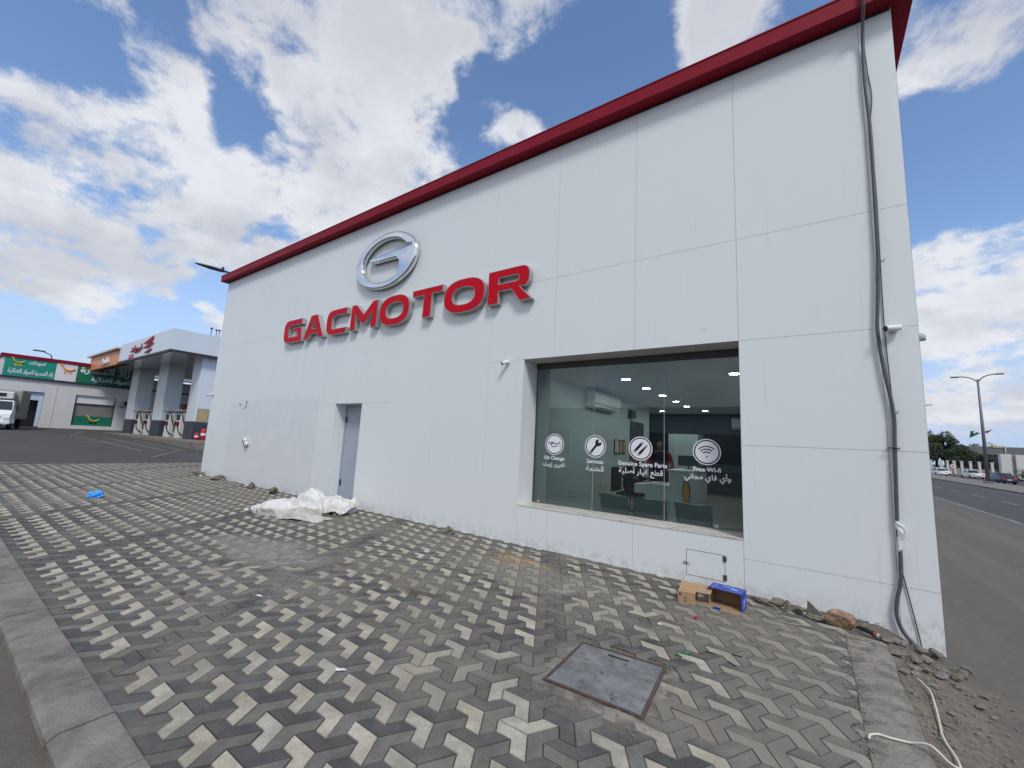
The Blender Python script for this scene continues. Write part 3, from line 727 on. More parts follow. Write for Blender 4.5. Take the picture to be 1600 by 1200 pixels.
# ---------------------------------------------------------------- showroom building
B = empty('showroom_building', (-7.4, D, 0), 0, 'large white panel-clad building with a dark red roof edge, recessed door and display window', 'building')
X0, X1, ZT = -15.742, .907, 6.345
WX0, WX1, WZ0, WZ1 = -3.627, -.621, .566, 2.80       # window opening
DX0, DX1, DZ1 = -8.70, -7.72, 2.155                   # door opening
VS = [(.625, -.3, ZT), (-.619, -.3, ZT), (-1.853, -.1, WZ0), (-1.853, WZ1, ZT), (-3.09, -.1, WZ0), (-3.09, WZ1, ZT), (WX0, -.1, WZ0)] + [(-4.328 - 1.235 * k, -.1, ZT) for k in range(10)]
# cut facade into a grid of cells, then inset each cladding panel by half the joint
xs = sorted(set([X0, X1, WX0, DX0, DX1] + [v[0] for v in VS])); zs = sorted([-.34, .366, WZ0, 1.592, DZ1, WZ1, 4.055, ZT])
def vseam(x, z):
    for (sx, a, c_) in VS:
        if abs(sx - x) < 1e-6 and a - 1e-6 <= z <= c_ + 1e-6: return (0.0015 if sx > -4.4 else .0010)
    return 0
def hseam(z, x):
    if z == .366: return 0.0015 if x > -.619 else 0
    if z == 1.592: return 0.0015 if x > -.619 else 0
    if z == WZ1: return 0.0015 if (x > -4.328) else 0
    if z == DZ1: return 0.0015 if -9.26 < x < -6.79 else 0
    if z == 4.055: return .0017
    return 0
b = MB(); T_ = .010
for i in range(len(xs) - 1):
    for j in range(len(zs) - 1):
        xa, xb, za, zb = xs[i], xs[i + 1], zs[j], zs[j + 1]; mx_ = (xa + xb) / 2; mz = (za + zb) / 2
        if WX0 < mx_ < WX1 and WZ0 < mz < WZ1: continue
        if DX0 < mx_ < DX1 and mz < DZ1: continue
        a = xa + vseam(xa, mz); c_ = xb - vseam(xb, mz); e = za + hseam(za, mx_); g = zb - hseam(zb, mx_)
        b.add([(a, D, e), (c_, D, e), (c_, D, g), (a, D, g)], [(0, 1, 2, 3)])
        for (p0, p1, has) in (((a, e), (c_, e), hseam(za, mx_)), ((c_, e), (c_, g), vseam(xb, mz)), ((c_, g), (a, g), hseam(zb, mx_)), ((a, g), (a, e), vseam(xa, mz))):
            if has: b.add([(p0[0], D, p0[1]), (p1[0], D, p1[1]), (p1[0], D + T_, p1[1]), (p0[0], D + T_, p0[1])], [(3, 2, 1, 0)])
b.build('facade_cladding', M['cladding'], B)
# structural wall behind the cladding (dark in the joints) and reveals
b = MB(); y0, y1 = D + .011, D + .30
b.box(X0 + .002, DX0 - .002, y0, y1, -.34, ZT, 1); b.box(DX0 - .002, DX1 + .002, y0, y1, DZ1 + .002, ZT, 1); b.box(DX1 + .002, WX0 - .002, y0, y1, -.34, ZT, 1)
b.box(WX0 - .002, WX1 + .002, y0, y1, WZ1 + .002, ZT, 1); b.box(WX0 - .002, WX1 + .002, y0, y1, -.34, WZ0 - .002, 1); b.box(WX1 + .002, X1 - .002, y0, y1, -.34, ZT, 1)
b.box(X0 + .001, X0 + .25, D + .301, 18.4, -.1, ZT, 0); b.box(X1 - .25, X1 - .001, D + .301, 18.4, -.5, ZT, 0); b.box(X0 + .26, X1 - .26, 18.1, 18.4, -.3, ZT, 0)
b.build('wall', [M['white_paint'], M['joint_dark']], B)
for xa_ in (X0, X1 - .0015):
    b = MB(); b.box(xa_, xa_ + .0015, D, D + .302, -.34, ZT); b.build('corner_return', M['white_paint'], B)
b = MB(); b.box(X0, X1, D + .02, 18.4, ZT + .03, ZT + .09); b.build('roof', M['off_white'], B)
b = MB(); O_ = .18
b.box(X0 - O_, X1 + O_, D - O_, D + .0, 6.335, 6.535); b.box(X0 - O_, X0 + .0, D + .002, 18.6, 6.335, 6.535); b.box(X1, X1 + O_, D + .002, 18.6, 6.335, 6.535)
b.box(X0 - O_ - .006, X1 + O_ + .006, D - O_ - .008, D - O_ + .02, 6.523, 6.54)
b.build('roof_fascia', M['red_fascia'], B)
b = MB(); b.box(X0 + .01, X1 - .01, D - .002, D + .28, 6.30, 6.42); b.build('drip_strip', M['dark_metal'], B)

# recessed door
dr = MB(); dr.add([(DX0, D, -.02), (DX0, D + .31, -.02), (DX0, D + .31, DZ1), (DX0, D, DZ1)], [(0, 1, 2, 3)]); dr.add([(DX1, D, -.02), (DX1, D + .31, -.02), (DX1, D + .31, DZ1), (DX1, D, DZ1)], [(3, 2, 1, 0)])
dr.add([(DX0, D, DZ1), (DX1, D, DZ1), (DX1, D + .31, DZ1), (DX0, D + .31, DZ1)], [(0, 1, 2, 3)]); dr.build('door_reveal', M['cladding'], B)
door = MB(); door.rbox(DX0 + .055, DX1 - .02, D + .285, D + .325, .06, DZ1 - .05, .004)
door.box(DX0 + .12, DX1 - .08, D + .281, D + .286, .16, 1.0)
door = door.build('door', M['grey_paint'], B)
b = MB(); b.box(DX0 + .002, DX0 + .048, D + .27, D + .33, .0, DZ1 - .002); b.box(DX0 + .05, DX1 - .002, D + .27, D + .33, DZ1 - .045, DZ1 - .002); b.box(DX0 + .002, DX1 - .002, D + .25, D + .34, -.02, .05)
b.build('door_frame', M['grey_paint'], door)
for zh in (.35, 1.75):
    b = MB(); b.tube([(DX0 + .052, D + .277, zh), (DX0 + .052, D + .277, zh + .13)], .013, 8); b.box(DX0 + .03, DX0 + .09, D + .279, D + .284, zh, zh + .13); b.build('hinge', M['dark_metal'], door)
b = MB(); b.tube([(DX1 - .1, D + .285, 1.02), (DX1 - .1, D + .235, 1.02), (DX1 - .22, D + .235, 1.02)], .01, 8); b.build('handle', M['steel'], door)

# display window
GY = D + .42
win = MB()
win.add([(WX0, D, WZ0), (WX0, GY + .05, WZ0), (WX0, GY + .05, WZ1), (WX0, D, WZ1)], [(0, 1, 2, 3)])
win = win.build('window', M['cladding'], B)
b = MB(); b.add([(WX1, D, WZ0), (WX1, GY + .05, WZ0), (WX1, GY + .05, WZ1), (WX1, D, WZ1)], [(3, 2, 1, 0)]); b.build('side_reveal', M['white_paint'], win)
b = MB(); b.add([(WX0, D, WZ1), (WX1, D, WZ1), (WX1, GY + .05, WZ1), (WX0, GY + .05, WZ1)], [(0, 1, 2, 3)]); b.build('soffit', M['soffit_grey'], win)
b = MB(); b.box(WX0 + .003, WX1 - .003, GY - .03, GY + .04, 2.725, WZ1 - .003); b.box(WX0 + .003, WX1 - .003, GY - .012, GY + .025, 2.70, 2.722); b.box(WX0 + .003, WX0 + .022, GY - .01, GY + .02, WZ0 + .02, 2.70); b.box(WX1 - .02, WX1 - .003, GY - .01, GY + .02, WZ0 + .02, 2.70)
b.build('frame', M['frame_grey'], win)
b = MB(); b.rbox(WX0 + .001, WX1 - .001, D - .004, GY + .06, WZ0 - .015, WZ0 + .006, .003); b.build('sill', M['sill'], win)
gx = [WX0 + .024, -2.60, -1.58, WX1 - .022]
for i in range(3):
    b = MB(); b.box(gx[i] + .002, gx[i + 1] - .002, GY, GY + .010, WZ0 + .008, 2.699); b.build('glass_pane', M['glass'], win)
for xx in gx[1:3]:
    b = MB(); b.box(xx - .003, xx + .003, GY - .001, GY + .011, WZ0 + .008, 2.699); b.build('silicone_joint', M['ac_grey'], win)
for xx in (-3.50, -.95):
    b = MB(); b.rbox(xx - .025, xx + .025, GY - .018, GY - .002, WZ0 + .012, WZ0 + .055, .004); b.build('glass_clamp', M['steel'], win)
# window stickers
def ring_mesh(r0, r1, n=40):
    vs = [(r * math.cos(2 * math.pi * k / n), r * math.sin(2 * math.pi * k / n), 0) for r in (r0, r1) for k in range(n)]
    return vs, [(k, n + k, n + (k + 1) % n, (k + 1) % n)[::-1] for k in range(n)]
def disc_mesh(r, n=40, c_=(0, 0)): return [(c_[0] + r * math.cos(2 * math.pi * k / n), c_[1] + r * math.sin(2 * math.pi * k / n), 0) for k in range(n)], [list(range(n))]
def stroke(b, pts, w, mi, mx, z=0.0):
    P = [Vector((p[0], p[1])) for p in pts]
    for i in range(len(P) - 1):
        d = (P[i + 1] - P[i]).normalized(); n_ = Vector((-d.y, d.x)) * w / 2; e = d * w * .25
        q0, q1 = P[i] - e, P[i + 1] + e
        b.add([(q0.x - n_.x, q0.y - n_.y, z), (q1.x - n_.x, q1.y - n_.y, z), (q1.x + n_.x, q1.y + n_.y, z), (q0.x + n_.x, q0.y + n_.y, z)], [(0, 1, 2, 3)], mi, False, mx)
def decal(cx_, icon, eng, ew, ar, aw, label):
    b = MB(); mx = face_mx(cx_, GY - .0025, 1.495); mxf = face_mx(cx_, GY - .0045, 1.495)
    v, f = ring_mesh(.152, .165); b.add(v, f, 0, False, mx)
    v, f = ring_mesh(.136, .152); b.add(v, f, 1, False, mx)
    v, f = disc_mesh(.136); b.add(v, f, 0, False, mx)
    icon(b, mxf)
    v, f = text_mesh(eng, width=ew, bold=.022); b.add(v, f, 0, False, face_mx(cx_ + (.0 if ew < .6 else .02), GY - .0025, 1.275))
    v, f = text_mesh(ar, width=aw, bold=.014); b.add(v, f, 0, False, face_mx(cx_ + .0, GY - .0025, 1.175))
    o = b.build('sticker', [M['decal_white'], M['decal_black']], win); o['label'] = label
def icon_oil(b, mx):
    stroke(b, [(-.055, .0), (-.05, -.035), (.03, -.035), (.06, .015), (.10, .03)], .010, 1, mx); stroke(b, [(-.055, 0), (-.055, .012), (.01, .012), (.05, .0), (.085, .035)], .010, 1, mx)
    stroke(b, [(-.055, .0), (-.10, .005), (-.105, .03), (-.07, .03), (-.05, .012)], .010, 1, mx); stroke(b, [(-.03, .014), (-.03, .03)], .010, 1, mx); stroke(b, [(-.05, .032), (-.01, .032)], .010, 1, mx)
    stroke(b, [(.10, -.005), (.10, -.03)], .012, 1, mx)
def icon_wrench(b, mx):
    stroke(b, [(-.065, -.085), (.03, .03)], .034, 1, mx)
    pts = [(.05 + .05 * math.cos(a), .055 + .05 * math.sin(a), 0) for a in [R(75 - 310 + 310 * k / 24 + 0) for k in range(25)]]
    pts2 = [(.05 + .05 * math.cos(R(80 + 290 * k / 24)), .055 + .05 * math.sin(R(80 + 290 * k / 24)), 0) for k in range(25)]
    b.add(pts2 + [(.045, .05, 0)], [list(range(26))], 1, False, mx)
    v, f = disc_mesh(.022, 16, (-.068, -.088)); b.add(v, f, 1, False, mx); v, f = disc_mesh(.009, 12, (-.068, -.088)); b.add([(p[0], p[1], .0012) for p in v], f, 0, False, mx)
def icon_parts(b, mx):
    for (ox, oy, fl) in ((-.028, .018, 1), (.03, -.022, -1)):
        k = .707
        def P(t_, s_=0): return (ox + t_ * k * .95 - s_ * k, oy + t_ * k * 1.05 + s_ * k)
        stroke(b, [P(-.055), P(.0)], .036, 1, mx); stroke(b, [P(.0), P(.055)], .024 if fl < 0 else .036, 1, mx)
        for e in (-.08, .08):
            c_ = P(e); v, f = disc_mesh(.018, 14, c_); b.add(v, f, 1, False, mx); v, f = disc_mesh(.010, 14, c_); b.add([(p[0], p[1], .0012) for p in v], f, 0, False, mx)
def icon_wifi(b, mx):
    for r in (.055, .09, .125):
        stroke(b, [(r * 1.05 * math.sin(R(a)), -.055 + r * math.cos(R(a))) for a in range(-46, 47, 8)], .0125, 1, mx)
    v, f = disc_mesh(.010, 14, (0, -.06)); b.add(v, f, 1, False, mx)
decal(-3.255, icon_oil, 'Oil Change', .365, arabic('تغيير زيت'), .38, 'round white sticker with an oil can, first from the left on the window')
decal(-2.57, icon_wrench, 'Services', .26, arabic('الخدمة'), .27, 'round white sticker with a wrench on the window')
decal(-1.90, icon_parts, 'Genuine Spare Parts', .68, arabic('قطع غيار أصلية'), .61, 'round white sticker with two shock absorbers on the window')
decal(-1.055, icon_wifi, 'Free Wi-fi', .32, arabic('وأي فاي مجاني'), .54, 'round white sticker with wireless arcs, nearest the right jamb')
# service hatch
b = MB(); hx0, hx1, hz0, hz1 = -1.213, -.808, .082, .362
for (a, c_, e, g) in ((hx0, hx1, hz1 - .002, hz1 + .002), (hx0, hx1, hz0 - .002, hz0 + .002), (hx0 - .002, hx0 + .002, hz0, hz1), (hx1 - .002, hx1 + .002, hz0, hz1)): b.box(a, c_, D - 0.0015, D + .004, e, g)
hatch = b.build('service_hatch', M['dark_metal'], B)
for zh in (.10, .30):
    b = MB(); b.box(hx1 - .018, hx1 + .018, D - .008, D - .003, zh, zh + .055); b.tube([(hx1, D - .011, zh - .002), (hx1, D - .011, zh + .057)], .005, 8); b.build('hinge', M['rust'], hatch)
b = MB(); b.tube([(hx0 - .03, D - .012, .215), (hx0 + .04, D - .012, .215)], .005, 8); b.box(hx0 - .02, hx0 - .008, D - .014, D - .003, .205, .225); b.box(hx0 + .01, hx0 + .022, D - .014, D - .003, .205, .225); b.build('latch', M['steel'], hatch)
b = MB(); b.box(-13.50, -13.15, D - .002, D + .003, 2.06, 2.064); b.box(-13.17, -13.15, D - .012, D - .003, 2.20, 2.29); b.box(-13.19, -13.17, D - .012, D - .003, 2.08, 2.17); b.box(-13.60, -13.53, D - .012, D - .003, 2.165, 2.195); b.build('small_hatch', M['dark_metal'], B)

# ---------------------------------------------------------------- facade sign
sign = empty('letter_sign', (-7.4, D - .11, 3.76), 0, 'row of raised red capital letters with silver sides across the white facade', 'sign')
LET = [
 ('G', [rounded([(-10.40, 4.36), (-11.27, 4.36, .24), (-11.27, 3.76, .24), (-10.36, 3.76), (-10.40, 4.135), (-10.83, 4.135), (-10.83, 4.05), (-10.60, 4.02), (-10.57, 3.91), (-11.03, 3.91, .07), (-11.03, 4.21, .07), (-10.38, 4.21)])]),
 ('A', [[(-10.27, 3.765), (-9.98, 4.36), (-9.69, 4.36), (-9.36, 3.765), (-9.57, 3.765), (-9.63, 3.885), (-9.98, 3.885), (-10.04, 3.765)], [(-9.915, 4.01), (-9.70, 4.01), (-9.83, 4.23)]]),
 ('C', [rounded([(-8.46, 4.36), (-9.26, 4.36, .25), (-9.26, 3.76, .25), (-8.45, 3.76), (-8.45, 3.895), (-9.04, 3.895, .09), (-9.04, 4.215, .09), (-8.46, 4.215)])]),
 ('M', [[(-8.30, 3.765), (-8.28, 4.355), (-8.11, 4.355), (-7.82, 4.10), (-7.52, 4.355), (-7.35, 4.355), (-7.36, 3.765), (-7.555, 3.765), (-7.54, 4.12), (-7.77, 3.89), (-7.86, 3.89), (-8.12, 4.13), (-8.10, 3.765)]]),
 ('O', [superell(-6.81, 4.045, .465, .315, 2.5), superell(-6.80, 4.04, .265, .165, 2.4)]),
 ('T', [[(-6.27, 4.345), (-5.44, 4.345), (-5.44, 4.215), (-5.72, 4.215), (-5.735, 3.76), (-5.955, 3.76), (-5.945, 4.215), (-6.27, 4.215)]]),
 ('O', [superell(-4.915, 4.04, .485, .315, 2.5), superell(-4.925, 4.035, .265, .16, 2.4)]),
 ('R', [rounded([(-4.36, 3.76), (-4.36, 4.345), (-3.52, 4.345, .17), (-3.52, 3.98, .16), (-3.70, 3.99), (-3.46, 3.75), (-3.70, 3.75), (-3.87, 3.97), (-4.135, 3.97), (-4.13, 3.76)]), rounded([(-4.135, 4.205), (-3.73, 4.205, .05), (-3.73, 4.10, .05), (-4.135, 4.10)])]),
]
for nm, loops in LET:
    cx_ = sum(p[0] for p in loops[0]) / len(loops[0])
    b = MB(); v, f = outline_mesh(loops, .047, offset=-.0)
    b.add(v, f, 0, False, face_mx(0, D - .062, 0))
    v, f = outline_mesh(loops, .002, offset=-.011); b.add(v, f, 1, False, face_mx(0, D - .1115, 0))
    for (ax, az) in ((cx_ - .1, 3.9), (cx_ + .1, 4.2)): b.tube([(ax, D - .02, az), (ax, D, az)], .01, 6)
    o = b.build('letter', [M['silver_trim'], M['red_face']], sign)
# chrome emblem
em = empty('emblem', (-7.27, D - .1, 4.6), 0, 'oval chrome emblem shaped like a letter g above the red letters', 'emblem')
ECX, ECZ, IX, IZ = -7.275, 5.215, .775, .475
outer = superell(ECX, ECZ, .99, .62, 2.0, 72)
void = [(-6.44, 5.392), (-6.44, 5.408), (-6.575, 5.43)]
for a in range(28, 308, 6): void.append((ECX + .0 + IX * math.cos(R(a)), ECZ + IZ * math.sin(R(a))))
void += [(-6.815, 4.90), (-6.79, 5.00), (-6.80, 5.10), (-6.86, 5.185), (-6.93, 5.20), (-7.745, 5.235), (-7.82, 5.35), (-6.95, 5.385), (-6.60, 5.385)]
b = MB(); v, f = outline_mesh([outer, void], .012, .052, 6, -.046); b.add(v, f, 0, True, face_mx(0, D - .065, 0))
o = smooth_angle(b.build('emblem_ring', M['chrome'], em), 28)
for a in (20, 120, 200, 300):
    b = MB(); b.tube([(ECX + .88 * math.cos(R(a)), D - .04, ECZ + .54 * math.sin(R(a))), (ECX + .88 * math.cos(R(a)), D, ECZ + .54 * math.sin(R(a)))], .012, 6)
    b.build('standoff', M['steel'], em)

# ---------------------------------------------------------------- wall cameras, lamp, cables
def bullet_camera(x, z, dirv, label, y=D, L_=.12):
    c_ = empty('wall_camera', (x, y, z), 0, label, 'camera', 'small white bullet cameras on the building')
    d = Vector(dirv).normalized(); rot = d.to_track_quat('Z', 'Y').to_matrix().to_4x4()
    p = Vector((x, y - .07, z)); mx = Matrix.Translation(p - d * L_ * .45) @ rot
    b = MB(); b.lathe([(.0, 0), (.026, .002), (.030, .02), (.030, L_), (.027, L_ + .004)], 16, 0, mx); b.build('camera_body', M['white_plastic'], c_)
    b = MB(); b.lathe([(.026, L_ + .004), (.028, L_ + .009), (.0, L_ + .012)], 16, 0, mx); b.build('lens', M['black'], c_)
    b = MB(); b.lathe([(.038, 0), (.038, .012), (.02, .02)], 16, 0, Matrix.Translation((x, y, z)) @ Matrix.Rotation(R(90), 4, 'X')); b.tube([(x, y - .015, z), (x, y - .05, z - .005), p], .012, 8); b.build('bracket', M['white_plastic'], c_)
    return c_
bullet_camera(.725, 2.775, (-1, -.55, -.12), 'white bullet camera beside the thick grey conduit on the right of the facade', L_=.13)
bullet_camera(-3.93, 2.765, (-.6, -1, -.55), 'small white bullet camera left of the window')
bullet_camera(-15.70, 2.52, (-1, -.5, -.25), 'small camera on the far left corner of the facade', L_=.2)
c_ = empty('wall_camera', (.98, D + .12, 2.72), 0, 'small grey camera sticking out behind the right corner of the building', 'camera', 'small white bullet cameras on the building')
b = MB(); b.lathe([(.0, -.03), (.032, -.028), (.036, .0), (.034, .025), (.02, .035)], 16, 0, Matrix.Translation((.94, D + .12, 2.70))); b.box(.909, .95, D + .10, D + .14, 2.70, 2.74); b.build('camera_body', M['ac_grey'], c_)
# wall lamp on the left of the facade
wl = empty('wall_lamp', (-12.8, D, 1.13), 0, 'small white floodlight hanging crooked on the left of the facade', 'lamp')
rz = Matrix.Translation((-12.8, D - .03, 1.13)) @ Matrix.Rotation(R(40), 4, 'Y') @ Matrix.Scale(.58, 4)
b = MB(); b.rbox(-.24, .24, -.09, .03, -.09, .09, .03, 0, rz); b.build('housing', M['white_plastic'], wl)
b = MB(); b.box(-.25, .25, -.095, .035, -.115, -.092, 0, rz); b.box(-.012, .012, -.10, .03, -.095, .095, 0, rz); b.build('trim', M['wood_brown'], wl)

cb = empty('conduit', (.66, D, -.1), 0, 'thick grey flexible conduit running down the right side of the facade', 'conduit')
yC = D - .035
path = [(.665, D - .20, 6.62), (.67, D - .215, 6.50), (.665, D - .205, 6.34), (.66, D - .08, 6.15), (.655, yC, 5.9), (.65, yC, 5.5), (.665, yC, 4.96), (.66, yC, 4.23), (.65, yC, 3.54), (.62, yC, 3.01), (.607, yC, 2.80), (.615, yC, 2.6), (.635, yC, 2.36), (.668, yC, 2.08), (.68, yC, 1.90), (.672, yC, 1.70), (.662, yC, 1.4), (.652, yC, 1.12), (.645, yC, .93)]
b = MB(); b.tube(smooth_path(path, 6), .0155, 10)
path2 = [(.652, yC, .70), (.65, yC, .55), (.64, yC, .41), (.605, yC, .24), (.597, yC, .12), (.615, yC, .03), (.65, yC - .01, -.04), (.70, yC - .02, -.10), (.75, yC - .03, -.20)]
b.tube(smooth_path(path2, 6), .0155, 10)
b.build('conduit_pipe', M['cable_grey'], cb)
b = MB(); b.tube(smooth_path([(.645, yC, .95), (.648, yC, .89), (.668, yC - .01, .85), (.652, yC, .80), (.65, yC, .68)], 6), [.016] * 25, 10)
b.tube(smooth_path([(.645, yC - .01, .93), (.685, yC - .012, .90), (.70, yC - .012, .86), (.68, yC - .01, .81), (.655, yC, .78)], 5), .010, 8)
b.build('tape_wrap', M['white_plastic'], cb)
for zc in (1.62,):
    b = MB(); b.tube([(.62, D - .001, zc), (.625, D - .055, zc), (.70, D - .055, zc), (.705, D - .001, zc)], .005, 6)
    b.build('clip', M['dark_metal'], cb)
yT = D - .012
tc_ = empty('thin_cable', (.7, D, 0), 0, 'thin dark cable hanging loosely beside the grey conduit', 'cable')
b = MB(); b.tube(smooth_path([(.685, D - .20, 6.55), (.68, D - .19, 6.34), (.665, yT - .04, 6.07), (.68, yT, 5.67), (.70, yT, 5.35), (.672, yT, 4.98), (.678, yT, 4.25), (.668, yT, 3.5), (.662, yT, 2.95), (.665, yT, 2.6), (.672, yT, 2.3), (.678, yT, 2.0), (.66, yT, 1.5), (.64, yT, 1.0), (.645, yT, .62), (.665, yT, .46), (.70, yT, .23), (.72, yT, .10), (.742, yT, -.05), (.752, yT - .01, -.16)], 5), .0048, 6)
b.tube([(.672, yT - .01, 3.50), (.682, yT - .03, 3.47), (.70, yT - .035, 3.50)], .004, 6); b.tube([(.675, yT, 1.93), (.70, yT - .03, 1.95), (.715, yT - .03, 1.97)], .004, 6)
b.build('cable_run', M['cable_thin'], tc_)
# cords on the ground
def gz(x, y): return (zx(x) if x > .47 else .012 if x > .19 else .004)
def ground_cord(name, pts, r, m, label, lift=None):
    P = [Vector((p[0], p[1], gz(p[0], p[1]) + r + (p[2] if len(p) > 2 else 0))) for p in pts]
    b = MB(); b.tube(smooth_path(P, 6), r, 8); o = b.build(name, m); tag(o, label, 'cord'); return o
ground_cord('cord', [(.575, 4.40), (.615, 4.26, .01), (.60, 4.0, .012), (.575, 3.75, .01), (.555, 3.55, .01), (.572, 3.38, .01), (.565, 3.28, .01), (.52, 3.235, .02), (.455, 3.25, .03), (.38, 3.275), (.30, 3.255), (.25, 3.25), (.215, 3.215), (.205, 3.17)], .0062, M['cord_white'], 'cream coloured cord looping over the concrete edge at the bottom right')
ground_cord('cord', [(-.56, 5.16), (-.50, 4.98, .004), (-.42, 4.86), (-.26, 4.76), (-.10, 4.80), (.0, 4.82), (.11, 4.76), (.18, 4.71), (.25, 4.69), (.32, 4.71), (.38, 4.78, .01)], .0028, M['cord_dusty'], 'thin pale cord trailing along the rubble at the foot of the wall')
ground_cord('cord', [(-.54, 5.22), (-.47, 5.08, .01), (-.36, 4.97, .006), (-.28, 4.98, .012), (-.33, 5.08, .02), (-.44, 5.17, .02)], .003, M['cord_dusty'], 'short tangled pale cord beside the blue box')

# ---------------------------------------------------------------- stones and rubble
def rock(name, x, y, z, sx, sy, sz, seed, m, label, group=None, rz=0.0, sub=2, flat=0.0, rough=.35, cat='stone'):
    bm = bmesh.new(); bmesh.ops.create_icosphere(bm, subdivisions=sub, radius=1); rr = random.Random(seed); planes = []
    for k in range(9):
        d = Vector((rr.uniform(-1, 1), rr.uniform(-1, 1), rr.uniform(-1, 1))).normalized(); planes.append((d, rr.uniform(.50, .85)))
    for v in bm.verts:
        p = v.co.copy()
        for d, k in planes:
            t_ = p.dot(d)
            if t_ > k: p -= d * (t_ - k)
        p += p * rough * .3 * noise.noise(p * 2.2 + Vector((seed, 0, 0))); v.co = Vector((p.x * sx, p.y * sy, p.z * sz))
    mx = Matrix.Rotation(rz, 4, 'Z'); zmin = min((mx @ v.co).z for v in bm.verts)
    me = bpy.data.meshes.new(name)
    for v in bm.verts: v.co = mx @ v.co - Vector((0, 0, zmin + sz * .12))
    bm.to_mesh(me); bm.free(); me.materials.append(m); o = bpy.data.objects.new(name, me); COL.objects.link(o); o.location = (x, y, z); return tag(o, label, cat, group)
rock('stone', .185, 5.03, 0, .135, .08, .075, 2, M['stone_brown'], 'large reddish brown rock leaning at the foot of the wall', sub=3, rz=.3, rough=.5)
b = MB(); b.prism([(-.075, 5.17), (-.04, 5.10), (.07, 5.06), (.075, 5.13)], 0, .02, 'z'); b.add([(-.075, 5.22, 0), (.08, 5.12, 0), (-.065, 5.23, .115), (-.075, 5.25, .0), (.085, 5.15, .0), (-.062, 5.25, .112)], [(0, 1, 2), (5, 4, 3), (0, 2, 5, 3), (1, 4, 5, 2), (0, 3, 4, 1)])
tag(fixn(b.build('stone_slab', M['stone_grey'])), 'pointed grey stone slab standing against the wall left of the brown rock', 'stone')
GS = 'broken mortar lumps along the foot of the wall'
for i, (x, y, sx, sy, sz) in enumerate(((-.46, 5.22, .09, .05, .03), (-.33, 5.20, .10, .05, .045), (-.225, 5.12, .045, .03, .06), (-.14, 5.14, .09, .045, .04), (-.02, 5.06, .08, .04, .022), (.33, 5.10, .06, .05, .03))):
    rock('mortar_lump', x, y, 0, sx, sy, sz, 30 + i, M['mortar'], 'grey brown mortar lump at the wall foot between the blue box and the brown rock', GS, rz=i * .7, sub=3, rough=.9, cat='rubble')
GS2 = 'flat stones heaped at the right corner of the building'
rnd = random.Random(21)
spots = [(.50, 4.72, .085, .055, .022), (.50, 4.37, .05, .04, .016), (.585, 4.62, .06, .045, .02), (.62, 4.80, .055, .05, .028), (.70, 4.93, .06, .045, .03), (.78, 4.90, .07, .04, .022), (.86, 4.84, .05, .045, .03), (.76, 4.74, .075, .05, .02), (.67, 4.70, .05, .035, .018), (.47, 4.93, .055, .04, .02), (.54, 5.02, .06, .035, .03), (.60, 5.13, .05, .035, .025),
         (.92, 4.98, .05, .05, .04), (.84, 4.66, .045, .03, .018), (.66, 4.45, .035, .03, .012), (.90, 4.45, .05, .03, .02), (.93, 4.36, .03, .02, .012), (.68, 4.05, .03, .018, .012), (.61, 3.83, .02, .016, .01), (.98, 5.15, .05, .04, .03), (.72, 5.15, .05, .04, .035), (.81, 5.2, .06, .05, .04), (.98, 4.72, .03, .02, .012), (.58, 4.50, .05, .03, .014)]
for i, (x, y, sx, sy, sz) in enumerate(spots):
    rock('flat_stone', x, y, zx(x) - .004, sx, sy, sz, 60 + i, M['stone_grey'] if i % 3 else M['mortar'], 'flat grey stone in the heap at the right corner of the building', GS2, rz=rnd.uniform(0, 3), sub=2, rough=.5)
# crumbs: uncountable gravel round the corner and along the band
b = MB(); rnd = random.Random(33)
for i in range(900):
    zone = rnd.random()
    if zone < .55: x = .47 + abs(rnd.gauss(0, .28)); y = rnd.uniform(2.6, 5.36)
    elif zone < .75: x = rnd.uniform(-.55, .5); y = 5.36 - abs(rnd.gauss(0, .10))
    elif zone < .88: x = .19 + rnd.gauss(0, .022); y = rnd.uniform(3.0, 4.5)
    else: x = rnd.uniform(-1.7, -.6); y = rnd.choice([2.42, 3.24]) + rnd.gauss(0, .05)
    s_ = rnd.uniform(.003, .012) * (1.3 if x > .5 else .8)
    z0 = gz(x, y); vs_ = []
    for k in range(6):
        d = [(1, 0, 0), (-1, 0, 0), (0, 1, 0), (0, -1, 0), (0, 0, 1), (0, 0, -1)][k]; vs_.append((x + d[0] * s_ * rnd.uniform(.6, 1.2), y + d[1] * s_ * rnd.uniform(.6, 1.2), z0 + s_ * .3 + d[2] * s_ * .6))
    b.add(vs_, [(0, 2, 4), (2, 1, 4), (1, 3, 4), (3, 0, 4), (2, 0, 5), (1, 2, 5), (3, 1, 5), (0, 3, 5)])
o = b.build('gravel', M['stone_grey']); tag(o, 'loose gravel and grit at the corner of the building', 'gravel', kind='stuff')
for (x, y, sx, sz, lb, n_) in ((-15.55, 5.25, .17, .07, 'lump of rubble at the far left corner of the facade', 1), (-15.15, 5.22, .12, .07, 'small rubble piece right next to the lump at the far left corner', 2), (-13.85, 5.18, .20, .08, 'brownish rag-like lump near the left end of the wall', 3),
                               (-11.62, 5.12, .12, .10, 'dark rounded lump at the wall left of the white sacks', 4), (-10.5, 5.12, .22, .09, 'low dark heap of grit at the wall just left of the white sacks', 5), (-4.72, 5.12, .13, .06, 'crumbled mortar heap at the wall between the sacks and the window', 6)):
    rock('rubble_lump', x, y, 0, sx, sx * .55, sz, 100 + n_, M['mortar'], lb, None, n_ * .5, 3, rough=1.1, cat='rubble')
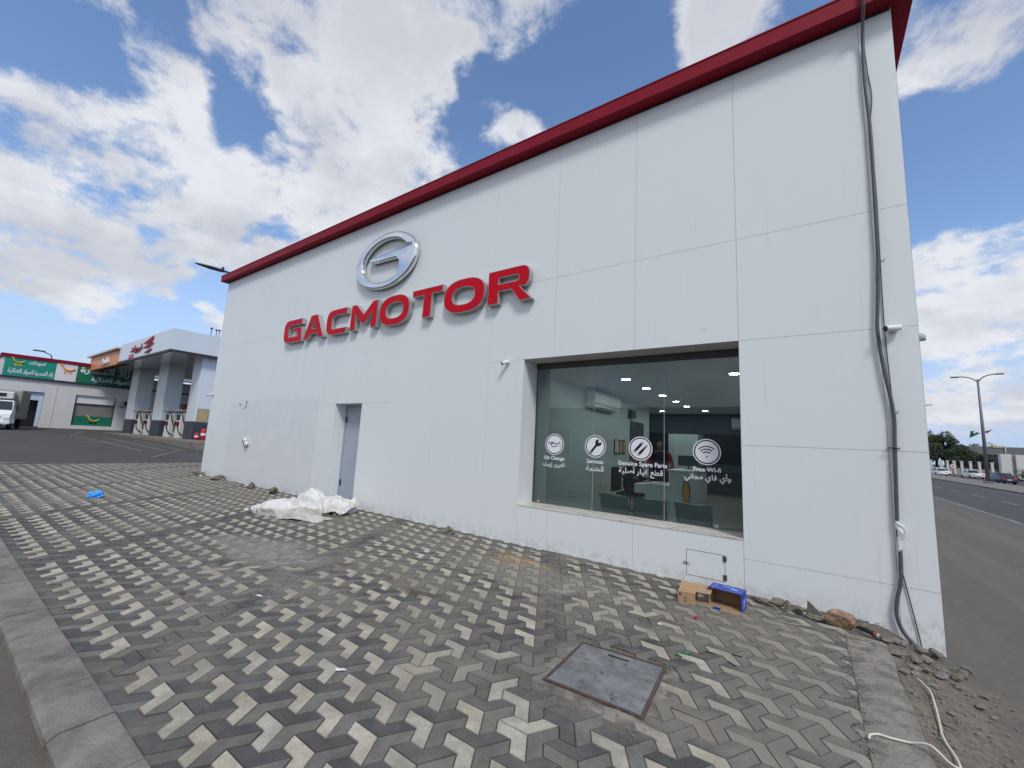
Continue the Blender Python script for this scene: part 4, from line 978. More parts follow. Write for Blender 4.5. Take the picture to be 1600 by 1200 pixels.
rock('plastic_scrap', -15.02, 5.15, 0, .06, .05, .03, 7, M['bag_white'], 'white plastic scrap at the left end of the wall', cat='scrap')
rock('plastic_scrap', -11.83, 5.1, 0, .06, .05, .05, 8, M['bag_white'], 'white scrap beside the dark rounded lump at the wall', cat='scrap')
rock('plastic_scrap', -8.52, 3.72, 0, .07, .05, .03, 9, M['bag_white'], 'white crumpled scrap at the left tip of the sacks', cat='scrap')

# ---------------------------------------------------------------- white sacks by the door
def sack(name, path, widths, heights, seed, m, label, crease=.05, nseg=60, nr=36, flat=.35, thick=1.0):
    """a limp filled sack: closed tube along a ground path, flattened, with tucked folds"""
    P = smooth_path([Vector((p[0], p[1], 0)) for p in path], 12); n = len(P); b = MB(); vs_ = []
    for i, p in enumerate(P):
        t_ = i / (n - 1); k = t_ * (len(widths) - 1); a = int(min(k, len(widths) - 2)); f_ = k - a
        w = widths[a] * (1 - f_) + widths[a + 1] * f_; h = heights[a] * (1 - f_) + heights[a + 1] * f_
        d = (P[min(i + 1, n - 1)] - P[max(i - 1, 0)]).normalized(); s_ = Vector((-d.y, d.x, 0))
        for j in range(nr):
            an = 2 * math.pi * j / nr; c_ = math.cos(an); sn = math.sin(an)
            z = h * (.5 + .5 * math.copysign(abs(sn) ** .8, sn)); off = w * .5 * math.copysign(abs(c_) ** .75, c_)
            q_ = p + s_ * off
            n1_ = 1 - abs(noise.noise(Vector((q_.x * 4.5 + seed, q_.y * 4.5, z * 7)))) * 2
            n2_ = 1 - abs(noise.noise(Vector((q_.x * 11 + seed, q_.y * 9, z * 13)))) * 2
            wq = noise.noise(Vector((q_.x * 2.1, q_.y * 2.1, seed))) * 1.4; n3_ = 1 - abs(noise.noise(Vector(((q_.x + q_.y) * 7 + wq * 4, (q_.x - q_.y) * 2.2 + wq, z * 5 + seed)))) * 2.4
            g = crease * (.5 * n1_ + .3 * n2_ + .22 * n3_ - .4)
            q_ = q_ + s_ * c_ * g; z = max(.004 + .01 * (j % 2), z + sn * g) if sn > -.2 else .004
            vs_.append((q_.x, q_.y, z))
    fs_ = [(i * nr + j, i * nr + (j + 1) % nr, (i + 1) * nr + (j + 1) % nr, (i + 1) * nr + j) for i in range(n - 1) for j in range(nr)]
    fs_ += [list(range(nr - 1, -1, -1)), [(n - 1) * nr + j for j in range(nr)]]
    b.add(vs_, fs_, 0, True); o = b.build(name, m); o = smooth_angle(o, 60); return tag(o, label, 'sack')
def sheet(name, cx_, cy_, lx, ly, rz, hf, seed, m, label, n=72):
    b = MB(); vs_ = []
    for sd in (0, 1):
        for j in range(n + 1):
            for i in range(n + 1):
                s_ = i / n - .5; t_ = j / n - .5
                ex = 1 + .10 * noise.noise((t_ * 5, seed, 0)); ey = 1 + .12 * noise.noise((s_ * 5, seed, 3))
                x = s_ * lx * ex; y = t_ * ly * ey
                X = cx_ + x * math.cos(rz) - y * math.sin(rz); Y = cy_ + x * math.sin(rz) + y * math.cos(rz)
                r1 = 1 - 2 * abs(noise.noise((X * 3.2 + seed, Y * 3.2, 0))); r2 = 1 - 2 * abs(noise.noise((X * 8 + seed, Y * 8, 5)))
                edge = 1 - max(abs(s_), abs(t_)) * 2
                wq = noise.noise((X * 2.3, Y * 2.3, seed)) * 1.5; r3 = 1 - 2.4 * abs(noise.noise(((X + Y) * 6 + wq * 4, (X - Y) * 2 + wq, seed)))
                z = hf(s_, t_) + .035 * r1 + .018 * r2 + .018 * r3 - .01 + .03 * max(0, noise.noise((s_ * 7, t_ * 7, seed))) * (1 - edge)
                z *= .4 + .6 * min(1, edge * 5)
                vs_.append((X, Y, max(.006, z) - sd * .004))
    K = (n + 1) ** 2
    fs_ = [(j * (n + 1) + i, j * (n + 1) + i + 1, (j + 1) * (n + 1) + i + 1, (j + 1) * (n + 1) + i) for j in range(n) for i in range(n)]
    b.add(vs_, fs_ + [tuple(K + a for a in reversed(f)) for f in fs_], 0, True)
    return tag(b.build(name, m), label, 'sheet')
sack('white_sack', [(-8.36, 3.78), (-8.05, 3.88), (-7.70, 4.05), (-7.42, 4.28), (-7.30, 4.48)], [.08, .42, .52, .50, .30], [.05, .20, .27, .26, .18], 3, M['bag_white'], 'plump dirty white woven sack lying on the paving, end pointing left', .085)
sheet('grey_plastic_sheet', -7.18, 4.10, .85, .46, .38, lambda s_, t_: .12 - .20 * abs(t_ + .1) + .04 * math.cos(s_ * 6) - .1 * abs(s_), 9, M['bag_grey'], 'greyish crumpled plastic sheet folded in front of the sacks')
sheet('white_plastic_sheet', -8.15, 4.78, .85, .42, .10, lambda s_, t_: .30 - .45 * max(0, abs(t_) - .15) + .05 * math.cos(s_ * 8) - .12 * abs(s_), 15, M['bag_white'], 'white sheet draped over the back of the sack near the wall')
sack('white_sack', [(-7.95, 4.85), (-7.7, 4.92), (-7.4, 4.98), (-7.18, 5.05)], [.35, .46, .44, .2], [.18, .24, .22, .10], 23, M['bag_white'], 'crumpled white sack against the wall under the grey door', .09)
sheet('white_plastic_sheet', -7.38, 4.78, .72, .52, .30, lambda s_, t_: .20 + .10 * s_ - .22 * max(0, -t_) + .06 * math.cos(s_ * 9 + t_ * 4), 31, M['bag_white'], 'white sheet crumpled over the right end of the sacks beside the door')
b = MB(); rnd = random.Random(4)
for i in range(9): 
    x = -7.12 + rnd.uniform(-.22, .22); y = 4.52 + rnd.uniform(-.05, .12); b.rbox(x - .03, x + .03, y - .02, y + .02, .0, rnd.uniform(.02, .06), .006)
tag(b.build('debris', M['mortar']), 'dark debris poking out from under the white sheets', 'debris')

# ---------------------------------------------------------------- boxes by the hatch
cbx = empty('cardboard_box', (-1.03, 4.72, 0), R(4), 'small brown cardboard box lying open beside the blue box', 'box')
b = MB(); t_ = .004
b.box(-.10, .06, -.10, -.096, .0, .105); b.box(-.10, -.096, -.096, .10, .0, .105); b.box(-.10, .06, .096, .10, .0, .105); b.box(-.096, .06, -.096, .096, .0, .004); b.box(-.10, .06, -.10, .10, .1055, .1095)
b.build('carton', M['card'], cbx, world=False)
b = MB(); b.add([(-.10, -.02, .111), (.19, -.01, .111), (.20, .12, .155), (-.10, .115, .155), (-.10, -.02, .107), (.19, -.01, .107), (.20, .12, .151), (-.10, .115, .151)], [(0, 1, 2, 3), (7, 6, 5, 4), (0, 4, 5, 1), (1, 5, 6, 2), (2, 6, 7, 3), (3, 7, 4, 0)]); fixn(b.build('flap', M['card'], cbx, world=False))
b = MB()
def D2(b, cx_, cz, w, h): b.box(cx_ - w / 2, cx_ + w / 2, -.1012, -.1002, cz - h / 2, cz + h / 2)
v, f = disc_mesh(.014, 16); b.add(v, f, 0, False, face_mx(-.078, -.1008, .085)); D2(b, -.03, .055, .03, .004); D2(b, -.03, .045, .02, .004); D2(b, -.03, .025, .026, .008); D2(b, -.05, .062, .004, .012); D2(b, -.015, .062, .004, .012)
b.build('print', M['rust'], cbx, world=False)
b = MB(); b.rbox(.005, .045, -.06, .0, .005, .03, .01); b.build('paper_scrap', M['white_plastic'], cbx, world=False)
bb = empty('blue_box', (-.715, 4.86, 0), R(-6), 'open blue printed cardboard box lying on its side by the wall', 'box')
b = MB(); w, dp, h = .30, .20, .165; t_ = .004
b.box(-w / 2, w / 2, -dp / 2, dp / 2, h - t_, h); b.box(-w / 2, -w / 2 + t_, -dp / 2, dp / 2, 0, h - t_ - .0005); b.box(w / 2 - t_, w / 2, -dp / 2, dp / 2, 0, h - t_ - .0005); b.box(-w / 2 + t_ + .0005, w / 2 - t_ - .0005, dp / 2 - t_, dp / 2, t_, h - t_ - .0005)
b.build('carton', M['blue_print'], bb, world=False)
b = MB(); b.box(-w / 2 + t_ + .001, w / 2 - t_ - .001, -dp / 2 - .10, dp / 2 - t_ - .001, .0, .004); b.box(-w / 2 + t_ + .001, w / 2 - t_ - .001, -dp / 2 + .004, dp / 2 - t_ - .001, h - t_ - .003, h - t_ - .001)
b.box(-w / 2 - .13, -w / 2 + t_, -dp / 2 - .03, dp / 2 - .06, .004, .007)
b.box(w / 2 - t_ - .002, w / 2 - t_ - .0008, -dp / 2 + .003, dp / 2 - t_ - .002, .005, h - t_ - .004); b.box(-w / 2 + t_ + .0008, -w / 2 + t_ + .002, -dp / 2 + .003, dp / 2 - t_ - .002, .005, h - t_ - .004); b.box(-w / 2 + t_ + .003, w / 2 - t_ - .003, dp / 2 - t_ - .002, dp / 2 - t_ - .0008, .005, h - t_ - .004)
b.build('inner_lining', M['card_in'], bb, world=False)
b = MB(); b.rbox(-.085, -.02, -dp / 2 - .105, -dp / 2 - .045, .0045, .007, .001); b.build('tuck_tab', M['blue_print'], bb, world=False)
b = MB(); b.box(-w / 2 + .04, -w / 2 + .044, -dp / 2, dp / 2, h + .0005, h + .0015); b.box(-.05, .06, .03, .045, h + .0005, h + .0015); b.rbox(.04, .10, -.02, .01, h + .0002, h + .0016, .0005)
v, f = disc_mesh(.028, 20); b.add([(w / 2 + .0008, p[0] + .0, p[1] + .075) for p in v], f)
b.add([(w / 2 + .001, p[0] * .4 + .05, p[1] * .9 + .10) for p in v], f); b.box(w / 2 + .0004, w / 2 + .0012, -.06, .06, .03, .036)
b.build('print', M['light_blue'], bb, world=False)

# ---------------------------------------------------------------- torch and litter
tr_ = empty('torch', (.37, 4.93, .03), 0, 'black cylindrical torch with a red ring lying on the rubble by the wall', 'torch')
mx = Matrix.Translation((.33, 4.975, .045)) @ Vector((.11, -.075, -.02)).to_track_quat('Z', 'Y').to_matrix().to_4x4()
b = MB(); b.lathe([(.015, 0), (.018, .01), (.018, .06), (.024, .075), (.024, .085)], 18, 0, mx); b.build('barrel', M['black'], tr_)
b = MB(); b.lathe([(.0245, .085), (.026, .088), (.026, .098), (.0245, .10)], 18, 0, mx); b.build('ring', M['red_plain'], tr_)
b = MB(); b.lathe([(.0245, .10), (.0245, .118), (.02, .122), (.0, .112)], 18, 0, mx); b.build('lens', M['steel'], tr_)
def crumple(name, x, y, sx, sy, sz, seed, m, label, cat='litter', z=.004, rz=0):
    bm = bmesh.new(); bmesh.ops.create_icosphere(bm, subdivisions=3, radius=1)
    for v in bm.verts:
        p = v.co.copy(); k = 1 + .55 * noise.noise(p * 1.7 + Vector((seed, 0, 0))) + .3 * (1 - 2 * abs(noise.noise(p * 3.4 + Vector((0, seed, 0))))); v.co = Vector((p.x * sx * k, p.y * sy * k, max(0, (p.z + .6) * sz * k)))
    bmesh.ops.rotate(bm, verts=bm.verts, matrix=Matrix.Rotation(rz, 3, 'Z')); me = bpy.data.meshes.new(name); bm.to_mesh(me); bm.free(); me.materials.append(m)
    o = bpy.data.objects.new(name, me); COL.objects.link(o); o.location = (x, y, z); return tag(o, label, cat)
crumple('blue_plastic_bag', -11.58, 2.24, .12, .10, .055, 3, M['bag_blue'], 'bright blue crumpled plastic bag lying on the paving at the left', 'bag', rz=.5)
crumple('bottle_cap', -.885, 4.28, .014, .014, .012, 5, M['red_plain'], 'small red cap on the paving in front of the boxes', 'cap')
b = MB(); b.lathe([(.0, .004), (.016, .004), (.017, .007), (.012, .009)], 16, 0, Matrix.Translation((-1.11, 3.93, 0))); tag(b.build('disc_lid', M['white_plastic']), 'small round white lid lying near the manhole cover', 'lid')
crumple('plastic_scrap', -2.49, 1.775, .032, .012, .003, 6, M['white_plastic'], 'white torn plastic scrap between pavers at the bottom centre', 'scrap', rz=.6)
crumple('plastic_scrap', -4.1, 2.0, .03, .008, .005, 16, M['white_plastic'], 'thin white scrap on the dusty paving left of centre', 'scrap', rz=.3)
crumple('green_strip', -.80, 3.52, .030, .008, .006, 7, M['green_film'], 'thin green plastic strip right of the manhole cover', 'strip', rz=.5)
crumple('green_strip', -.84, 3.45, .024, .006, .004, 17, M['green_film'], 'shorter green plastic strip closest to the manhole cover', 'strip', rz=-.2)
for i, (x, y, rz, lb) in enumerate(((-.66, 3.665, -.1, 'short black strip right of the green strips'), (-.495, 3.75, .15, 'black strip furthest right on the paving'), (-.505, 3.585, -.7, 'slanting black strip nearest the camera'))):
    b = MB(); b.rbox(-.035, .035, -.004, .004, .004, .009, .001, 0, Matrix.Translation((x, y, 0)) @ Matrix.Rotation(rz, 4, 'Z')); tag(b.build('black_strip', M['black_rubber']), lb, 'strip', None)
for i, (x, y, lb) in enumerate(((-2.63, .50, 'white cigarette-like scrap in the gutter at the bottom left'), (-2.55, .475, 'square cream chip in the gutter at the bottom left'))):
    b = MB(); b.rbox(-.018 + .006 * i, .018 - .006 * i, -.006 - .004 * i, .006 + .004 * i, 0, .008, .002, 0, Matrix.Translation((x, y, -.054)) @ Matrix.Rotation(.5, 4, 'Z')); tag(b.build('scrap', M['white_plastic']), lb, 'scrap')
crumple('leaf', -4.62, 1.58, .03, .02, .008, 21, M['rust'], 'dry reddish leaf on the light pavers near the kerb', 'leaf')

# ---------------------------------------------------------------- showroom interior
Rm = empty('showroom_interior', (-2.0, 11, 0), 0, 'dim showroom room behind the window with grey walls and white ceiling', 'room')
b = MB(); b.box(-4.42, -4.30, D + .48, 14.0, 0.0, 2.9); b.build('side_wall', M['interior_wall'], Rm)
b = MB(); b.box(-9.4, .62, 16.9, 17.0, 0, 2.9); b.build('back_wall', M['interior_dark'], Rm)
b = MB(); b.box(.52, .62, D + .5, 16.8, 0, 2.9); b.box(-4.4, WX0 - .004, D + .31, D + .47, 0, 2.9); b.box(WX1 + .004, .6, D + .31, D + .47, 0, 2.9); b.box(WX0, WX1, D + .31, GY - .02, 0, WZ0 - .02); b.box(WX0, WX1, GY + .051, D + .6, WZ1, 2.9); b.build('wall', M['interior_wall'], Rm)
b = MB(); b.box(-9.4, .62, D + .31, 17.0, 2.9, 3.0); b.build('ceiling', M['interior_ceiling'], Rm)
b = MB(); b.box(-9.4, .62, D + .48, 17.0, -.06, .0); b.build('floor', M['interior_floor'], Rm)
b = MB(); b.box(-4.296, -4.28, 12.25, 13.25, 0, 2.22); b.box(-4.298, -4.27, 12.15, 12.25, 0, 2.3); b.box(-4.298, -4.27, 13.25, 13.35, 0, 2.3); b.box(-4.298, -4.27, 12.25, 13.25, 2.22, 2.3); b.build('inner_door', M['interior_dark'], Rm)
for ya, yb_, za in ((8.40, 8.52, .38), (8.56, 8.66, .38), (8.70, 8.80, .38), (10.1, 10.25, .45)):
    b = MB(); b.box(-4.296, -4.285, ya, yb_, za, za + .12); b.build('socket', M['off_white'], Rm)
b = MB(); b.box(-4.2, -3.2, 16.0, 16.86, .0, 2.1); b.build('partition', M['interior_wall'], Rm)
b = MB(); b.box(-1.2, .3, 15.5, 16.86, .0, .9); b.build('low_partition', M['interior_wall'], Rm)
LP = [(-3.03, 8.3), (-3.04, 9.68), (-3.06, 11.08), (-3.08, 12.52), (-3.10, 13.96), (-4.3, 15.57), (-2.84, 15.45), (-1.02, 8.22)]
nmn = ['nearest', 'second', 'third', 'fourth', 'fifth', 'far left', 'far centre', 'right-hand']
first = None
for i, (x, y) in enumerate(LP):
    if first is None:
        first = empty('ceiling_light', (x, y, 2.9)); b = MB(); b.lathe([(.085, -.003), (.10, -.012), (.11, -.001)], 24); b.build('rim', M['white_plastic'], first, world=False)
        b = MB(); b.lathe([(.0, -.006), (.083, -.0065), (.083, -.004)], 24); b.build('lamp_disc', M['lamp_glow'], first, world=False); o = first
    else: o = copy_tree(first); o.location = (x, y, 2.9)
    tag(o, 'round lit ceiling light inside the showroom, %s of the lights seen through the window' % nmn[i], 'ceiling light', 'round ceiling lights inside the showroom')
def split_ac(x, y0, y1, z0, z1, label, ax='x'):
    a = empty('air_conditioner', (x, (y0 + y1) / 2, z0), 0, label, 'air conditioner', 'wall air conditioners inside the showroom')
    prof = [(0, z1), (.20, z1), (.23, z1 - .05), (.22, z0 + .12), (.16, z0 + .03), (0, z0)]
    b = MB()
    if ax == 'x': b.prism([(x + p[0], p[1]) for p in prof], y0, y1, 'y')
    else: b.prism([(x - p[0], p[1]) for p in prof], y0, y1, 'x')
    fixn(b.build('unit_body', M['white_plastic'], a))
    b = MB()
    if ax == 'x': b.box(x + .12, x + .205, y0 + .1, y1 - .1, z0 + .015, z0 + .05)
    else: b.box(y0 + .1, y1 - .1, x - .205, x - .12, z0 + .015, z0 + .05)
    b.build('louvre', M['steel'], a)
split_ac(-4.28, 9.05, 10.75, 2.42, 2.80, 'white split air conditioner on the left wall inside the showroom')
split_ac(16.88, -2.2, -.6, 2.35, 2.75, 'pale air conditioner on the dark back wall inside the showroom', 'y')
b = MB(); b.box(-4.28, -4.18, 12.0, 12.35, 2.38, 2.62); tag(b.build('wall_speaker', M['black']), 'small dark box high on the left inner wall beyond the air conditioner', 'speaker')
for i, (a, c_, m) in enumerate(((10.92, 11.25, 'off_white'), (11.28, 11.52, 'board_tan'), (11.55, 11.78, 'board_tan'))):
    f = empty('picture_frame', (-4.28, (a + c_) / 2, 1.33), 0, ('pale framed certificate, first from the window', 'framed sheet in the middle of three on the inner wall', 'framed sheet farthest from the window')[i], 'frame', 'framed sheets on the showroom wall')
    b = MB(); b.box(-4.297, -4.275, a, c_, 1.33, 1.71); b.build('frame', M['black'], f); b = MB(); b.box(-4.274, -4.270, a + .02, c_ - .02, 1.35, 1.69); b.build('sheet', M[m], f)
dk = empty('reception_desk', (-2.4, 8.6, 0), 0, 'white reception desk with a raised counter end in the showroom', 'desk')
b = MB(); b.rbox(-2.20, -1.80, 8.42, 9.9, .0, 1.09, .006); b.rbox(-2.22, -1.78, 8.38, 9.92, 1.095, 1.13, .006); b.build('counter', M['desk_white'], dk)
b = MB(); b.rbox(-2.66, -2.205, 8.42, 9.1, .0, .80, .005); b.rbox(-2.66, -2.205, 8.40, 9.12, .803, .83, .004); b.build('desk_side', M['desk_white'], dk)
b = MB(); b.rbox(-2.90, -2.68, 8.5, 8.9, .62, .80, .004); b.box(-2.89, -2.69, 8.495, 8.499, .70, .705); b.build('drawer', M['desk_white'], dk)
v, f = disc_mesh(1, 32); b = MB(); b.add([(p[0] * .072, p[1] * .235, 0) for p in v], f, 0, False, face_mx(-1.885, 8.376, .72)); b.add([(p[0] * .058, p[1] * .215, 0) for p in v], f, 1, False, face_mx(-1.885, 8.374, .715)); b.build('emblem_panel', [M['black'], M['orange_soft']], dk)
for (x0, x1, z0, z1, lb) in ((-2.62, -2.34, .835, .85, 'papers lying on the lower part of the desk'),):
    b = MB(); b.box(x0, x1, 8.5, 8.8, z0, z1); tag(b.build('paper_stack', M['off_white']), lb, 'papers')
mn = empty('computer_monitor', (-2.05, 9.0, 1.13), 0, 'dark monitor on the raised counter of the reception desk', 'monitor'); b = MB(); b.rbox(-2.25, -1.85, 9.3, 9.33, 1.19, 1.40, .005); b.build('screen', M['black'], mn); b = MB(); b.lathe([(.09, 0), (.09, .01), (.015, .015), (.015, .1)], 16, 0, Matrix.Translation((-2.05, 9.36, 1.131))); b.build('stand', M['dark_metal'], mn)
bench = empty('bench_seat', (-1.9, 6.55, 0), 0, 'steel waiting bench of three perforated seats with its back to the window', 'bench')
for (x0, x1) in ((-2.70, -2.22), (-2.19, -1.66), (-1.58, -1.07)):
    yb = 6.28
    b = MB(); b.add([(x0, yb, .765), (x1, yb, .765), (x1 - .05, yb + .10, .42), (x0 + .05, yb + .10, .42), (x0, yb + .006, .765), (x1, yb + .006, .765), (x1 - .05, yb + .106, .42), (x0 + .05, yb + .106, .42)], [(3, 2, 1, 0), (4, 5, 6, 7), (0, 1, 5, 4), (1, 2, 6, 5), (2, 3, 7, 6), (3, 0, 4, 7)]); o = fixn(b.build('backrest', M['mesh_seat'], bench))
    b = MB(); b.tube([(x0, yb + .003, .40), (x0, yb + .003, .77), (x1, yb + .003, .77), (x1, yb + .003, .40)][1:3], .012, 8); b.tube([(x0, yb, .77), (x0 + .05, yb + .10, .42)], .012, 8); b.tube([(x1, yb, .77), (x1 - .05, yb + .10, .42)], .012, 8); b.build('rim', M['steel'], o)
    b = MB(); b.rbox(x0 + .03, x1 - .03, yb + .12, yb + .55, .41, .425, .004); b.build('seat', M['mesh_seat'], bench)
b = MB(); b.rbox(-2.75, -1.0, 6.48, 6.56, .34, .39, .005); b.build('beam', M['dark_metal'], bench)
for x in (-2.6, -1.15): b = MB(); b.tube([(x, 6.3, .02), (x, 6.52, .35), (x, 6.75, .02)], .018, 8); b.build('leg', M['steel'], bench)
oc = empty('office_chair', (-3.35, 9.6, 0), 0, 'dark office chair behind the low desk', 'chair')
b = MB(); b.rbox(-3.75, -3.66, 9.35, 9.85, .50, 1.05, .03); b.build('backrest', M['cloth_black'], oc); b = MB(); b.rbox(-3.62, -3.15, 9.35, 9.85, .42, .50, .03); b.build('seat', M['cloth_black'], oc)
b = MB(); b.tube([(-3.4, 9.6, .42), (-3.4, 9.6, .08)], .03, 8)
for k in range(5): b.tube([(-3.4, 9.6, .09), (-3.4 + .28 * math.cos(k * 1.257), 9.6 + .28 * math.sin(k * 1.257), .05)], .018, 6)
b.build('base', M['dark_metal'], oc)

def person(name, loc, rz, joints, radii, links, label, sleeves, hairm):
    root = empty(name, loc, rz, label, 'person')
    me = bpy.data.meshes.new('body'); me.from_pydata(joints, links, []); ob = bpy.data.objects.new('body', me); COL.objects.link(ob)
    sk = ob.modifiers.new('s', 'SKIN'); ss_ = ob.modifiers.new('d', 'SUBSURF'); ss_.levels = 2; ss_.render_levels = 2
    for i, v in enumerate(me.skin_vertices[0].data): v.radius = radii[i]; v.use_root = (i == 0)
    bpy.context.view_layer.update(); m2 = bpy.data.meshes.new_from_object(ob.evaluated_get(bpy.context.evaluated_depsgraph_get()))
    ob.modifiers.clear(); ob.data = m2; m2.materials.clear()
    for m in (M['cloth_black'], M['skin'], sleeves, M['hair']): m2.materials.append(m)
    for p in m2.polygons:
        c_ = p.center; p.use_smooth = True
        p.material_index = hairm(c_)
    ob.parent = root
    return root
def head_pts(x, y, z):  # crown, brow, jaw, neck chain offsets
    return [(x, y + .01, z - .10), (x, y, z), (x, y - .005, z + .09), (x, y + .01, z + .16)]
# standing: faces the desk (towards -Y)
J = [(0, 0, .95), (0, .01, 1.18), (0, .02, 1.38), (0, .01, 1.47)] + [(0, -.005, 1.56), (0, -.01, 1.63), (0, 0, 1.70)] + \
    [(-.19, .02, 1.40), (-.27, .0, 1.14), (-.20, -.20, 1.06), (-.16, -.28, 1.05)] + [(.19, .02, 1.40), (.27, .0, 1.14), (.22, -.20, 1.04), (.17, -.28, 1.03)] + \
    [(-.10, 0, .88), (-.11, -.01, .50), (-.11, .02, .08), (-.12, -.12, .04)] + [(.10, 0, .88), (.11, -.01, .50), (.11, .02, .08), (.12, -.12, .04)]
Rr = [(.15, .11), (.15, .11), (.14, .10), (.055, .055), (.075, .085), (.085, .095), (.06, .07)] + [(.065, .065), (.05, .05), (.038, .038), (.03, .04)] * 2 + [(.09, .09), (.065, .065), (.045, .05), (.04, .035)] * 2
Lk = [(0, 1), (1, 2), (2, 3), (3, 4), (4, 5), (5, 6), (2, 7), (7, 8), (8, 9), (9, 10), (2, 11), (11, 12), (12, 13), (13, 14), (0, 15), (15, 16), (16, 17), (17, 18), (0, 19), (19, 20), (20, 21), (21, 22)]
def cls_stand(c_):
    if c_.z > 1.50: return 3 if (c_.z > 1.66 or c_.y > .03) else 1
    if c_.z > 1.46: return 1
    if abs(c_.x) > .175 and c_.z > 1.05 and c_.z < 1.46 and c_.y > -.12: return 2
    if c_.y < -.14 and c_.z > .95: return 1
    return 0
person('person', (-2.87, 10.2, 0), R(10), J, Rr, Lk, 'person in a black shirt with red sleeves standing behind the reception desk', M['cloth_red'], cls_stand)
J2 = [(0, .1, .55), (0, .08, .80), (0, .02, 1.0), (0, -.03, 1.08)] + [(0, -.07, 1.16), (0, -.09, 1.23), (0, -.08, 1.30)] + \
     [(-.19, .02, 1.0), (-.26, -.10, .80), (-.16, -.34, .84), (-.12, -.42, .84)] + [(.19, .02, 1.0), (.26, -.10, .80), (.18, -.34, .84), (.14, -.42, .84)] + \
     [(-.11, 0, .52), (-.13, -.40, .52), (-.13, -.38, .10), (-.13, -.50, .05)] + [(.11, 0, .52), (.13, -.40, .52), (.13, -.38, .10), (.13, -.50, .05)]
def cls_sit(c_):
    if c_.z > 1.11: return 3 if (c_.z > 1.25 or c_.y > -.05) else 1
    if c_.y < -.34 and c_.z > .76: return 1
    return 0
person('person', (-3.40, 9.75, 0), R(55), J2, Rr, Lk, 'person in black sitting bent forward behind the low desk', M['cloth_black'], cls_sit)

# ---------------------------------------------------------------- fuel station
ZS = .5
isl = MB()
prof = [(-50, 8.7), (-28, 8.9), (-25, 9.6), (-25, 13), (-50, 13)]
isl.prism(prof, .1, .62, 'z'); o = isl.build('station_island', M['concrete']); tag(fixn(o), kind='structure')
cn = empty('fuel_canopy', (-40, 10, ZS), 0, 'white fuel station canopy on three square columns with dark grey bases', 'canopy')
CZ0, CZ1 = 6.02, 7.48
b = MB(); b.box(-43.8, -32, 8.4, 22, CZ0 + .12, CZ1); b.build('canopy_fascia', M['canopy_white'], cn)
b = MB(); b.box(-43.8 + .01, -32.01, 8.41, 21.9, CZ0 + .06, CZ0 + .118); b.box(-53.5, -43.81, 9.2, 20, CZ0 + .1, CZ0 + .16); b.build('canopy_ceiling', M['canopy_soffit'], cn)
b = MB(); b.box(-43.85, -31.95, 8.35, 8.52, CZ0, CZ0 + .13); b.box(-32.1, -31.95, 8.53, 22, CZ0, CZ0 + .13); b.build('edge_trim', M['dark_metal'], cn)
for i, (xa, xb) in enumerate(((-48.2, -46.2), (-41.0, -39.0), (-34.0, -32.45))):
    b = MB(); b.rbox(xa, xb, 10.3, 11.35, ZS + 1.28, CZ0 + .1, .03); o = b.build('column', M['canopy_white'], cn)
    b = MB(); b.rbox(xa - .015, xb + .015, 10.285, 11.365, ZS, ZS + 1.27, .02); b.build('column_base', M['col_band'], o)
b = MB()
for (zc, xl, w, hh) in ((7.10, -37.8, 2.1, .40), (6.78, -37.9, 2.3, .26), (6.40, -37.4, 1.6, .20)):
    b.add([(xl, 8.36, zc - .05), (xl + w * .6, 8.36, zc - hh * .5 - .05), (xl + w, 8.36, zc + hh * .2), (xl + w * .95, 8.36, zc + hh * .75), (xl + w * .45, 8.36, zc + hh * .3),
           (xl, 8.398, zc - .05), (xl + w * .6, 8.398, zc - hh * .5 - .05), (xl + w, 8.398, zc + hh * .2), (xl + w * .95, 8.398, zc + hh * .75), (xl + w * .45, 8.398, zc + hh * .3)],
          [(0, 1, 2, 3, 4), (9, 8, 7, 6, 5)] + [(i, 5 + i, 5 + (i + 1) % 5, (i + 1) % 5) for i in range(5)])
fixn(b.build('wing_emblem', M['red_fascia'], cn))
b = MB(); v, f = text_mesh(arabic('نيوند'), width=2.7, height=.62, bold=.02, extrude=.02); b.add(v, f, 0, False, face_mx(-39.4, 8.36, 6.78)); b.build('lettering', M['red_fascia'], cn)
b = MB(); b.rbox(-41.0, -39.9, 8.36, 8.39, 6.16, 6.46, .03); v, f = text_mesh('2030', width=.7, height=.14); b.add(v, f, 1, False, face_mx(-40.45, 8.355, 6.31)) if False else None; b.build('small_tag', M['red_plain'], cn)
# orange wing of the canopy
ow = empty('orange_canopy', (-48, 9, ZS), 0, 'orange fascia canopy adjoining the left of the white fuel canopy', 'canopy')
b = MB(); b.box(-53.6, -43.87, 8.45, 8.7, 6.05, 7.22); b.box(-53.8, -53.61, 8.45, 20, 6.05, 7.2); b.build('orange_fascia', M['orange'], ow)
b = MB(); b.box(-54.2, -43.87, 8.2, 20, 7.225, 7.36); b.build('roof_slab', M['off_white'], ow)
b = MB(); v, f = text_mesh(arabic('نفط'), width=2.3, height=.62, bold=.03, extrude=.04); b.add(v, f, 0, False, face_mx(-48.1, 8.4, 6.55)); b.build('lettering', M['decal_white'], ow)
